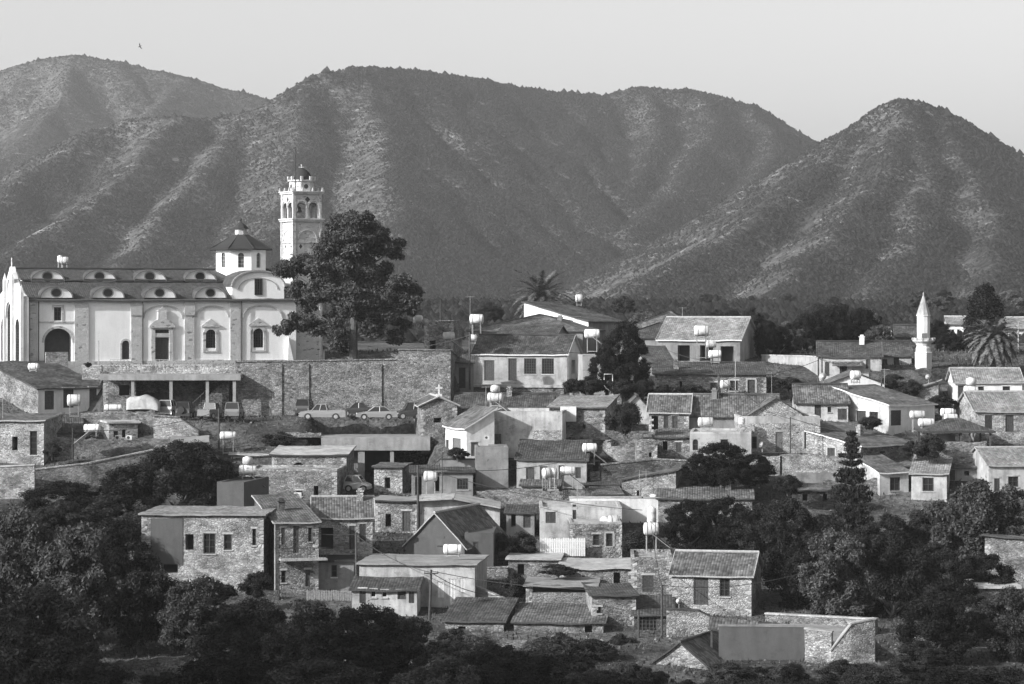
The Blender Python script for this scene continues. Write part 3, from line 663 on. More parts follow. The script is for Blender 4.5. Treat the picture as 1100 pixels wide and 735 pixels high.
# ------------------------------------------------------------------ cars
def car(kind, label, px, py, Y, Lpx, yaw, mat, name='parked_car', extra=0.0):
    """px, py = middle of the wheels' contact line; yaw 0 = nose to the right"""
    L = Lpx/F*Y; c = P(px, py, Y); root = empty(name, c, R(yaw), label, 'car' if kind != 'pickup' else 'pickup truck', 'vehicles parked in the lot' if kind != 'suv1' else None)
    w = 0.83; hl = L/2
    H = {'sedan': .95, 'suv': 1.15, 'suv1': 1.1, 'pickup': 1.05, 'van': 1.2}[kind]; top = {'sedan': 1.42, 'suv': 1.78, 'suv1': 1.65, 'pickup': 1.68, 'van': 1.95}[kind]
    r = .33 if kind == 'sedan' else .37; wx = (-hl*.58, hl*.62)
    def arc(cx): return [(cx + (r+.06)*math.cos(t), .3 + (r+.06)*math.sin(t)) for t in [math.pi*k/8 for k in range(9)]][::-1]
    low = [(-hl, .32)] + arc(wx[0]) + arc(wx[1]) + [(hl, .32)]
    if kind == 'pickup': up = [(hl, .62), (hl-.08, .85), (hl*.48, H), (-hl*.95, H), (-hl, H-.08)]
    elif kind == 'sedan': up = [(hl, .55), (hl-.12, .72), (hl*.46, .9), (-hl*.62, H), (-hl+.06, .92), (-hl, .7)]
    else: up = [(hl, .6), (hl-.1, .82), (hl*.5, H*.92), (-hl*.95, H), (-hl, .8)]
    prof = low + up; mb = MB(); n = len(prof)
    ins = lambda z: w - (0.0 if z < .75 else .06)
    Lf = [(x, -ins(z), z) for x, z in prof]; Rt = [(x, ins(z), z) for x, z in prof]
    mb.face(Lf); mb.face(Rt[::-1])
    for i in range(n): j = (i+1) % n; mb.face((Lf[i], Rt[i], Rt[j], Lf[j]))
    mb.box(-hl-.06, hl+.06, -w+.05, w-.05, .36, .52)                  # bumpers
    cab = {'sedan': (-hl*.72, -hl*.38, hl*.1, hl*.44), 'suv': (-hl*.96, -hl*.86, hl*.2, hl*.46), 'suv1': (-hl*.96, -hl*.74, hl*.15, hl*.5), 'pickup': (-hl*.22, -hl*.14, hl*.24, hl*.46), 'van': (-hl*.97, -hl*.93, hl*.35, hl*.62)}[kind]
    zb = H-.06; x0, x1, x2, x3 = cab; wi = w-.2
    roofp = [(x1, -wi, top), (x2, -wi, top), (x2, wi, top), (x1, wi, top)]; basep = [(x0, -w+.06, zb), (x3, -w+.06, zb), (x3, w-.06, zb), (x0, w-.06, zb)]
    mb.box(x1-.03, x2+.03, -wi-.02, wi+.02, top-.05, top+.02)
    for (p, q) in zip(basep, roofp): mb.tube([p, q], .05, 6)
    xm = (x0+x3)/2; 
    for s in (-1, 1): mb.tube([(xm, s*(w-.06), zb), ((x1+x2)/2, s*wi, top)], .045, 6)
    if kind == 'pickup':
        mb.face([(-hl*.93, -w+.12, H+.002-.0), (-hl*.25, -w+.12, H+.002), (-hl*.25, w-.12, H+.002), (-hl*.93, w-.12, H+.002)])
    mb.build('body', M[mat], root)
    gb = MB()
    for i in range(4): j = (i+1) % 4; gb.face((basep[i], basep[j], roofp[j], roofp[i]))
    gb.build('windows', M['gl'], root)
    for x in wx:
        for s in (-1, 1):
            wb = MB(); wb.tube([(x, s*(w-.18), .0+r), (x, s*(w+.02), r)], r, 16); wo = wb.build('wheel', M['tyre'], root)
            rb = MB(); rb.tube([(x, s*(w+.021), r), (x, s*(w+.035), r)], r*.58, 12); rb.build('rim', M['met'], wo)
    for s in (-1, 1):
        lb = MB(); lb.box(hl-.05, hl+.03, s*.6-.14, s*.6+.14, .6, .74); lb.build('headlight', M['lamp'], root)
        lb = MB(); lb.box(-hl-.02, -hl+.05, s*.68-.08, s*.68+.08, .62, .85); lb.build('tail_light', M['carG'], root)
    if 'spare' in label:
        sp = MB(); sp.tube([(-hl-.24, .1, .95), (-hl-.03, .1, .95)], .36, 16); sp.build('spare_wheel', M['tyre'], root)
    return root

# ------------------------------------------------------------------ posts and wires
def post(label, px, yb, yt, Y, r=.09, mat='pole', arm=0.0, name='utility_pole', cat='pole', lean=0.0):
    b = P(px, yb, Y); h = (yb-yt)/F*Y; root = empty(name, b, 0, label, cat)
    mb = MB(); mb.tube([(0,0,-.5), (lean*h,0,h)], r, 8, 0, r*.75); mb.build('shaft', M[mat], root)
    if arm:
        ab = MB(); ab.box(lean*h-arm/2, lean*h+arm/2, -.05-r, .05-r, h-.35, h-.25)
        for k in (-.45, 0, .45): ab.tube([(lean*h+arm*k,-r,h-.25),(lean*h+arm*k,-r,h-.1)], .03, 6)
        ab.build('crossarm', M['wd'], root)
    return root
def cable(label, a, b, sag=0.6, r=.03):
    A, B = P(*a), P(*b); mb = MB(); mb.tube([A.lerp(B, k/16)-Vector((0,0,sag*4*(k/16)*(1-k/16))) - A for k in range(17)], r, 5)
    o = mb.build('overhead_cable', M['iron']); o.location = A; tag(o, label, 'cable')
def antenna(label, px, yb, yt, Y):
    b = P(px, yb, Y); h = (yb-yt)/F*Y; root = empty('tv_antenna', b, R(random.uniform(-40, 40)), label, 'antenna')
    mb = MB(); mb.tube([(0,0,-.2),(0,0,h)], .025, 6); mb.build('mast', M['met'], root)
    ab = MB(); ab.tube([(-.5,0,h-.1),(.6,0,h-.1)], .018, 5)
    for k in range(6): x = -.45+k*.2; ab.tube([(x,-.35+.03*k,h-.1),(x,.35-.03*k,h-.1)], .014, 5)
    ab.build('aerial', M['met'], root)
def dish(label, px, py, Y, dpx, face=-30):
    c = P(px, py, Y); r = dpx/2/F*Y; root = empty('satellite_dish', c-Vector((0,0,r+.4)), R(face), label, 'satellite dish')
    mb = MB(); b = len(mb.v)
    A = Matrix.Translation((0,0,r+.4)) @ Matrix.Rotation(R(65), 4, 'X')
    pr = [(0.001,0),(r*.4,.03*r),(r*.75,.12*r),(r,.24*r)]
    tmp = MB(); tmp.lathe(pr, 18); mb.f, mb.uv, mb.mi = tmp.f, tmp.uv, tmp.mi; mb.v = [tuple(A @ Vector(v)) for v in tmp.v]
    mb.build('reflector', M['tankg'], root, True)
    sb = MB(); sb.tube([(0,.1,0),(0,.1,r+.35)], .035, 6); sb.tube([tuple(A @ Vector((0,-r*.8,.2*r))), tuple(A @ Vector((0,0,r*.9)))], .02, 5); sb.build('mount', M['met'], root)
# ------------------------------------------------------------------ the church, its bell tower and the minaret
class Frame:
    def __init__(s, px, py, Y, yaw, xr=None, Wd=None, D=10.0):
        s.L0 = P(px, py, Y); s.a = R(yaw); ux, uy = math.cos(s.a), math.sin(s.a)
        s.W = Wd if Wd else ((xr-CX)/F*Y - s.L0.x)/(ux - (xr-CX)/F*uy); s.D = D
        s.inv = (Matrix.Translation(s.L0) @ Matrix.Rotation(s.a, 4, 'Z')).inverted(); s.o0 = s.inv @ Vector((0,0,0))
    def ray(s, px, py): return s.inv.to_3x3() @ Vector(((px-CX)/F, 1, (HZ-py)/F))
    def front(s, px, py, n=0.0):
        d = s.ray(px, py); t = (n-s.o0.y)/d.y; p = s.o0+d*t; return p.x, p.z
    def left(s, px, py, n=0.0):
        d = s.ray(px, py); t = (n-s.o0.x)/d.x; p = s.o0+d*t; return s.D-p.y, p.z
    def rect(s, x0, y0, x1, y1):
        a, d = s.front(x0, y0); b, c = s.front(x1, y1); return a, b, c, d
def arc_band(mb, mp, m, z0, rx, rz, w, n0, n1, k=16, mi=0, pointed=0.0):
    pt = []
    for i in range(k+1):
        t = math.pi*i/k; x = math.cos(t); z = math.sin(t)**(1-.25*pointed); pt.append((m+rx*x, z0+rz*z, m+(rx+w)*x, z0+(rz+w)*z))
    for p, q in zip(pt[:-1], pt[1:]):
        mb.face([mp(p[0],n0,p[1]), mp(p[2],n0,p[3]), mp(q[2],n0,q[3]), mp(q[0],n0,q[1])], mi)
        mb.face([mp(p[2],n0,p[3]), mp(p[2],n1,p[3]), mp(q[2],n1,q[3]), mp(q[2],n0,q[3])], mi)
        mb.face([mp(p[0],n0,p[1]), mp(q[0],n0,q[1]), mp(q[0],n1,q[1]), mp(p[0],n1,p[1])], mi)
def ellipse_face(mb, mp, m, z, rx, rz, n, k=20, mi=0, t0=0, t1=2*math.pi):
    mb.face([mp(m+rx*math.cos(t0+(t1-t0)*i/k), n, z+rz*math.sin(t0+(t1-t0)*i/k)) for i in range(k + (0 if t1-t0 > 6.2 else 1))], mi)
def church():
    fr = Frame(31, 392, 318, 21.5, xr=318, D=14.0); Wd, D = fr.W, fr.D; mp = mapper('f', Wd, D); ml = mapper('l', Wd, D)
    ch = empty('church', fr.L0, fr.a, 'long white church with tiled roof, eyebrow dormers and octagonal domed drum', 'church')
    He = fr.front(160, 322)[1]; X = lambda px: fr.front(px, 340)[0]; Z = lambda py, px=160: fr.front(px, py)[1]
    rects = {}
    def op(x0, y0, x1, y1, *k): a, b, c, d = fr.rect(x0, y0, x1, y1); return [a, b, max(c, .02), d, *k]
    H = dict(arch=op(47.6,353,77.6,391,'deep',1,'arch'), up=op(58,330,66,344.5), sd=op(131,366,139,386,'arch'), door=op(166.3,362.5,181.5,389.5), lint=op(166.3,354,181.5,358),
             w1=op(221,354,231.8,374,'arch'), w2=op(272,353,283,373.5,'arch'))
    mb = MB(); panel(mb, mp, Wd, -1.5, He, list(H.values()), 0, 0.3); panel(mb, mapper('r', Wd, D), D, -1.5, He, [], 0); mb.face([(0,D,-1.5),(Wd,D,-1.5),(Wd,D,He),(0,D,He)], 0)
    # tier step wall under the upper roof
    d1, zt = 4.1, None
    def zroof(py, n): d = fr.ray(160, py); t = (n-fr.o0.y)/d.y; return (fr.o0+d*t).z
    z1 = zroof(303.5, d1); z2 = z1+.35; z3 = zroof(290.5, D/2)
    mb.face([(0,d1,z1-.3),(Wd,d1,z1-.3),(Wd,d1,z2),(0,d1,z2)], 0); mb.face([(0,D-d1,z1-.3),(Wd,D-d1,z1-.3),(Wd,D-d1,z2),(0,D-d1,z2)], 0)
    for x in (0.01, Wd): mb.face([(x,0,He),(x,d1,z1),(x,d1,z2),(x,D/2,z3),(x,D-d1,z2),(x,D-d1,z1),(x,D,He)], 0)
    mb.build('wall', [M['plK'], M['void']], ch)
    # stone buttress strips
    for a, b in ((31.5,39.5),(80,95),(140.5,152),(198,208.5),(247,258)):
        pb = MB(); mbox(pb, mp, X(a), X(b), -.16, .05, .36, He-.35)
        if 100 < a < 240: mbox(pb, mp, X(a)-.05, X(b)+.05, -.24, -.1, Z(339), Z(324))
        pb.build('buttress', M['ash'], ch)
    pb = MB(); mbox(pb, mp, 0.02, Wd, -.26, .05, -1.2, .35); pb.build('plinth', M['ash'], ch)
    # cornice
    cb = MB(); mbox(cb, mp, -.2, Wd+.2, -.38, -.02, He-.16, He+.04); cb.build('cornice', M['wm'], ch)
    # roofs: two tiers
    rb = MB(); k1 = (z1-He)/d1; t = .14
    rb.slab((-.2,-.45,He-k1*.45+t+.05),(Wd+.2,-.45,He-k1*.45+t+.05),(Wd+.2,d1,z1+t),(-.2,d1,z1+t), t, 0, 1)
    rb.slab((Wd+.2,D+.45,He-k1*.45+t+.05),(-.2,D+.45,He-k1*.45+t+.05),(-.2,D-d1,z1+t),(Wd+.2,D-d1,z1+t), t, 0, 1)
    k2 = (z3-z2)/(D/2-d1)
    rb.slab((-.2,d1-.35,z2-.35*k2+t),(Wd+.2,d1-.35,z2-.35*k2+t),(Wd+.2,D/2,z3+t),(-.2,D/2,z3+t), t, 0, 1)
    rb.slab((Wd+.2,D-d1+.35,z2-.35*k2+t),(-.2,D-d1+.35,z2-.35*k2+t),(-.2,D/2,z3+t+.002),(Wd+.2,D/2,z3+t+.002), t, 0, 1)
    rb.tube([(-.2,D/2,z3+t),(Wd+.2,D/2,z3+t)], .14, 8, 0)
    rb.build('roof', [M['tK'], M['wd']], ch)
    # eyebrow dormers
    def dormer(px, py0, py1, wpx, n0, n1):
        d = fr.ray(px, py1); tt = (n0-fr.o0.y)/d.y; q = fr.o0+d*tt; m, zb = q.x, q.z; hw = wpx/2/F*330/ math.cos(fr.a); hh = (py1-py0)/F*328
        o = MB(); ellipse_face(o, mp, m, zb, hw, hh, n0, 18, 0, 0, math.pi); dm = o.build('dormer', M['plK'], ch)
        r_ = MB(); pts = [(m+(hw+.12)*math.cos(math.pi*i/18), zb+(hh+.1)*math.sin(math.pi*i/18)) for i in range(19)]
        for p, q in zip(pts[:-1], pts[1:]): r_.face([mp(p[0],n0-.22,p[1]), mp(q[0],n0-.22,q[1]), mp(q[0],n1,q[1]), mp(p[0],n1,p[1])], 0, [(p[0],0),(q[0],0),(q[0],2.5),(p[0],2.5)])
        arc_band(r_, mp, m, zb, hw-.02, hh-.02, .12, n0-.22, n0+.02, 18, 1)
        r_.build('dormer_roof', [M['tK'], M['wm']], dm)
        w = MB(); ellipse_face(w, mp, m, zb+hh*.45, hw*.3, hh*.36, n0-.03, 16); w.build('oval_window', M['gl'], dm)
        f = MB(); 
        for i in range(16):
            a, b = 2*math.pi*i/16, 2*math.pi*(i+1)/16
            f.face([mp(m+hw*.3*math.cos(a),n0-.05,zb+hh*.45+hh*.36*math.sin(a)), mp(m+hw*.37*math.cos(a),n0-.05,zb+hh*.45+hh*.46*math.sin(a)), mp(m+hw*.37*math.cos(b),n0-.05,zb+hh*.45+hh*.46*math.sin(b)), mp(m+hw*.3*math.cos(b),n0-.05,zb+hh*.45+hh*.36*math.sin(b))])
        f.build('window_surround', M['trim'], dm)
    for px in (60.5,116,171.5,226): dormer(px, 308.5, 320, 31, -.15, 3.2)
    for px in (51,107,161,215): dormer(px, 290.5, 302.5, 32, d1-.15, D/2)
    # openings
    def arched(key, kind, fm):
        a, b, c, d = H[key][:4]; window(ch, mp, a, b, c, d, kind, fm, sill=False)
    arched('up','w','wd'); arched('sd','d','wd'); arched('door','d','wd'); arched('lint','w','wd'); arched('w1','W','iron'); arched('w2','W','iron')
    for key, ped in (('w1',1),('w2',1)):
        sb = MB(); a, b, c, d = H[key][:4]; m = (a+b)/2
        mbox(sb, mp, a-.34, a-.003, -.07, .05, c-.3, d-.3); mbox(sb, mp, b+.003, b+.34, -.07, .05, c-.3, d-.3); mbox(sb, mp, a-.34, b+.34, -.09, .05, c-.5, c-.301)
        arc_band(sb, mp, m, d-(b-a)/2, (b-a)/2+.01, (b-a)/2+.01, .33, -.07, .05)
        sb.prism([mp(a-.5,-.1,d+.45), mp(b+.5,-.1,d+.45), mp(m,-.1,d+1.25)], (0,.14,0))
        mbox(sb, mp, a-.55, b+.55, -.16, .05, d+.3, d+.46); sb.build('window_surround', M['ash'], ch)
    sb = MB(); a, b, c, d = H['up'][:4]; mbox(sb, mp, a-.25, a-.003, -.05, .05, c-.2, d+.2); mbox(sb, mp, b+.003, b+.25, -.05, .05, c-.2, d+.2); mbox(sb, mp, a-.26, b+.26, -.06, .05, d+.1, d+.25); sb.build('window_surround', M['ash'], ch)
    sb = MB(); a, b, c, d = H['sd'][:4]; mbox(sb, mp, a-.22, a-.003, -.05, .05, c, d-.3); mbox(sb, mp, b+.003, b+.22, -.05, .05, c, d-.3); arc_band(sb, mp, (a+b)/2, d-(b-a)/2, (b-a)/2, (b-a)/2, .22, -.05, .05); sb.build('door_surround', M['ash'], ch)
    sb = MB(); a, b, c, d = H['arch'][:4]; arc_band(sb, mp, (a+b)/2, d-(b-a)/2, (b-a)/2, (b-a)/2, .28, -.06, .04, 24)
    sb.build('arch_surround', M['ash'], ch)
    # portal of the middle door with its broken pediment and tall crest
    db = MB(); a, b, c, d = H['door'][:4]; e = H['lint'][3]; m = (a+b)/2
    for s, t in ((a-.45,a-.004),(b+.004,b+.45)): mbox(db, mp, s, t, -.22, .05, c-.3, e+.2)
    mbox(db, mp, a-.004, b+.004, -.18, .05, d+.003, H['lint'][2]-.003); mbox(db, mp, a-.65, b+.65, -.34, .05, e+.2, e+.42)
    db.prism([mp(a-.65,-.3,e+.425), mp(b+.65,-.3,e+.425), mp(b+.15,-.3,e+1.0), mp(m+.55,-.3,e+1.15), mp(m+.5,-.3,e+2.0), mp(m+.62,-.3,e+2.1), mp(m,-.3,e+2.65), mp(m-.62,-.3,e+2.1), mp(m-.5,-.3,e+2.0), mp(m-.55,-.3,e+1.15), mp(a-.15,-.3,e+1.0)], (0,.33,0))
    db.build('portal', M['ash'], ch)
    # blind arches of the bays
    for p0, p1, top in ((153,197,329.5),(209.5,246.5,330),(259.5,304,329)):
        ab = MB(); s0, s1 = X(p0), X(p1); zt = Z(top, (p0+p1)/2); hh = (s1-s0)*.28; arc_band(ab, mp, (s0+s1)/2, zt-hh, (s1-s0)/2-.2, hh, .2, -.1, .04, 24, 0, .6); ab.build('blind_arch', M['ash'], ch)
    ab = MB(); mbox(ab, mp, X(41), X(79.5), -.08, .05, Z(346.5), Z(345)); ab.build('string_course', M['ash'], ch)
    for px in (46.5-5.6, 152.6, 258.8): pp = MB(); pp.tube([mp(X(px),-.3,-.6), mp(X(px),-.3,He)], .06, 8); pp.build('downpipe', M['wd'], ch)
    # arched cross gable under the drum
    g0, g1 = X(249), X(305); m = (g0+g1)/2; hw = (g1-g0)/2; zg0 = He+.1; zs = fr.front(277, 308, .2)[1]; ztop = fr.front(277, 291.5, .2)[1]
    gb = MB(); a, b = fr.front(272.5, 317, .2)[0], fr.front(281, 317, .2)[0]; wz0, wz1 = fr.front(277,317,.2)[1], fr.front(277,299.5,.2)[1]
    outline = [(g1,zg0-.3),(g1,zs)] + [(m+hw*math.cos(math.pi*i/20), zs+(ztop-zs)*math.sin(math.pi*i/20)) for i in range(1,20)] + [(g0,zs),(g0,zg0-.3)]
    gb.face([mp(s,-.1,z) for s, z in outline])
    for x in (g0, g1): gb.face([(x,-.1,zg0-.3),(x,D/2,zg0-.3),(x,D/2,zs),(x,-.1,zs)])
    go = gb.build('cross_gable', M['plK'], ch)
    r_ = MB(); pts = [(m+(hw+.15)*math.cos(math.pi*i/20), zs+(ztop-zs+.14)*math.sin(math.pi*i/20)) for i in range(21)]
    for p, q in zip(pts[:-1], pts[1:]): r_.face([mp(p[0],-.35,p[1]), mp(q[0],-.35,q[1]), mp(q[0],D/2,q[1]), mp(p[0],D/2,p[1])], 0, [(0,p[0]),(0,q[0]),(7,q[0]),(7,p[0])])
    arc_band(r_, mp, m, zs, hw-.03, ztop-zs-.03, .18, -.36, -.08, 22, 1)
    arc_band(r_, mp, m, zs-.3, hw-.85, ztop-zs-.55, .1, -.16, -.09, 22, 2); r_.build('vault_roof', [M['tK'], M['trim'], M['plO']], go)
    window(go, lambda s, n, z: (s, n-.27, z), a, b, wz0, wz1, 'W', 'iron', sill=False)
    # drum
    dr = 2.95; dc = (m-.85*1.2, D/2, 0); dz0 = zroof(296, D/2); d = fr.ray(258, 268); dz1 = (fr.o0+d*((D/2-fr.o0.y)/d.y)).z
    cxp = fr.ray(258.7, 280); cx_ = (fr.o0+cxp*((D/2-fr.o0.y)/cxp.y)).x; dc = (cx_, D/2)
    wb = MB(); fw = 2*dr*math.tan(math.pi/8); wins = []
    for k in range(8):
        th = k*math.pi/4 - fr.a + R(6)
        nx, ny = math.sin(th), -math.cos(th); ux, uy = -ny, nx
        def fm(s, n, z, nx=nx, ny=ny, ux=ux, uy=uy): return (dc[0]+nx*(dr-n)+ux*(s-fw/2), dc[1]+ny*(dr-n)+uy*(s-fw/2), z)
        h0, h1 = fw/2-.34, fw/2+.34; zz0, zz1 = dz0+.95, dz1-.45
        panel(wb, fm, fw, dz0-1.2, dz1, [[h0,h1,zz0,zz1,'arch']], 0, .25); wins.append((fm, h0, h1, zz0, zz1))
    drum = wb.build('drum', M['plK'], ch)
    for fm, h0, h1, a_, b_ in wins:
        w_ = MB(); mbox(w_, fm, h0, h1, .2, .24, a_, b_)
        for q in (.33,.66): mbox(w_, fm, h0+(h1-h0)*q-.02, h0+(h1-h0)*q+.02, .15, .199, a_, b_, 1)
        for q in (.25,.5,.75): mbox(w_, fm, h0, h1, .16, .198, a_+(b_-a_)*q-.02, a_+(b_-a_)*q+.02, 1)
        w_.build('drum_window', [M['gl'], M['trim']], drum)
    rot = -fr.a + R(6) + R(22.5) - math.pi/2; q8 = 1/math.cos(math.pi/8)
    rr = MB(); hpx = 328.5/F
    rr.lathe([((dr+.75)*q8,dz1-.12),((dr+.78)*q8,dz1+.02),((dr+.1)*q8,dz1+.35),(2.25*q8,dz1+8*hpx),(1.4*q8,dz1+13*hpx),(.95*q8,dz1+16*hpx)], 8, (dc[0],dc[1],0), 0, rot)
    rr.lathe([(.7*q8,dz1+15*hpx),(.7*q8,dz1+21.5*hpx),(.95*q8,dz1+22.5*hpx)], 8, (dc[0],dc[1],0), 1, rot)
    rr.lathe([(.97*q8,dz1+22.5*hpx),(.65,dz1+26.5*hpx),(.2,dz1+29.5*hpx),(.07,dz1+31*hpx),(.17,dz1+32.5*hpx),(.05,dz1+34*hpx),(.001,dz1+38*hpx)], 8, (dc[0],dc[1],0), 0, rot)
    for k in range(8):
        w = rot+k*math.pi/4; rr.tube([(dc[0]+(dr+.7)*q8*math.cos(w), dc[1]+(dr+.7)*q8*math.sin(w), dz1+.08),(dc[0]+(dr+.1)*q8*math.cos(w), dc[1]+(dr+.1)*q8*math.sin(w), dz1+.4),(dc[0]+2.2*q8*math.cos(w), dc[1]+2.2*q8*math.sin(w), dz1+8*hpx+.04),(dc[0]+.8*math.cos(w), dc[1]+.8*math.sin(w), dz1+16*hpx)], .07, 5, 0)
    rr.build('dome_roof', [M['tK'], M['trim']], drum)
    # west front: tall gothic screen wall, sunlit
    fa = MB(); mL = lambda s, n, z: ml(s, n-.75, z); Wf = D+1.2
    zA = fr.left(12, 290, -.75)[1]; zE = He+.25; c = D/2
    win = [[c-1.6,c+1.6,.2,7.0,'arch'],[c+3.0,c+5.4,.2,5.2,'arch'],[c-5.4,c-3.0,.2,5.2,'arch']]
    panel(fa, lambda s, n, z: mL(s-.6, n, z), Wf, -1.5, zE, [[w[0]+.6,w[1]+.6]+w[2:] for w in win], 0, .35)
    gp = [(-.6,zE),(Wf-.6,zE),(c+3.2,zA-2.2),(c+2.6,zA-1.6),(c,zA+.4),(c-2.6,zA-1.6),(c-3.2,zA-2.2)]
    fa.prism([mL(s,0,z) for s, z in gp], Vector(mL(0,.6,0))-Vector(mL(0,0,0)))
    mbox(fa, mL, Wf-.6, Wf-.601+.002, 0, .6, -1.5, zE)
    fo = fa.build('west_front', M['plW'], ch)
    fp = MB()
    for s in (-.35, c-2.2, c+2.2, D+.35): mbox(fp, mL, s-.35, s+.35, -.35, -.002, -1.5, (zA-1.2 if abs(s-c) < 3 else zE+.6))
    for s in (-.35, c-2.2, c+2.2, D+.35):
        zt = zA-1.2 if abs(s-c) < 3 else zE+.6; q = [mL(s-.35,-.35,zt), mL(s+.35,-.35,zt), mL(s+.35,.0,zt), mL(s-.35,.0,zt)]; ap = mL(s,-.18,zt+.9)
        for i in range(4): fp.face([q[i], q[(i+1)%4], ap])
    arc_band(fp, mL, c, 5.4, 1.62, 1.75, .25, -.2, 0, 16, 0, .7); arc_band(fp, mL, c, zE+.6, 1.2, 1.5, .2, -.15, 0)
    fp.tube([mL(c,.2,zA+.3), mL(c,.2,zA+1.4)], .07, 6); fp.build('pinnacle', M['plW'], fo)
    for a, b, z0, z1, _ in win: window(fo, mL, a, b, z0, z1, 'W', 'iron', sill=False)
    # low stone balustrade in the left arch
    bb = MB(); mbox(bb, mp, X(46), X(70), -1.6, -1.25, -.6, Z(378, 58)); bb.build('balustrade', M['stL'], ch)
    # apse beyond the cross gable, under the pine
    a0 = X(306); ap = MB(); fx = lambda px, py: fr.front(px, py)
    a1 = fx(352, 380)[0]; zb = fx(330, 374)[1]; za = zroof(358, 3.5)
    ap.box(Wd+.001, a1, 1.2, D-1.2, -1.5, zb); ap.prism([(X(307),-.02,-1),(X(316.5),-.02,-1),(X(308.5),-.02,Z(362,308))], (0,-.5,0)); ap.build('apse', M['plK'], ch)
    ar = MB(); ar.slab((Wd,.8,zb-.05),(a1+.3,.8,zb-.05),(a1-2.2,5,za),(Wd,5,za+.3), .12, 0, 1); ar.slab((a1+.3,.8,zb-.05),(a1+.3,D-.8,zb-.05),(a1-2.2,D-5,za),(a1-2.2,5,za), .12, 0, 1); ar.build('apse_roof', [M['tK'], M['wd']], ch)
church()

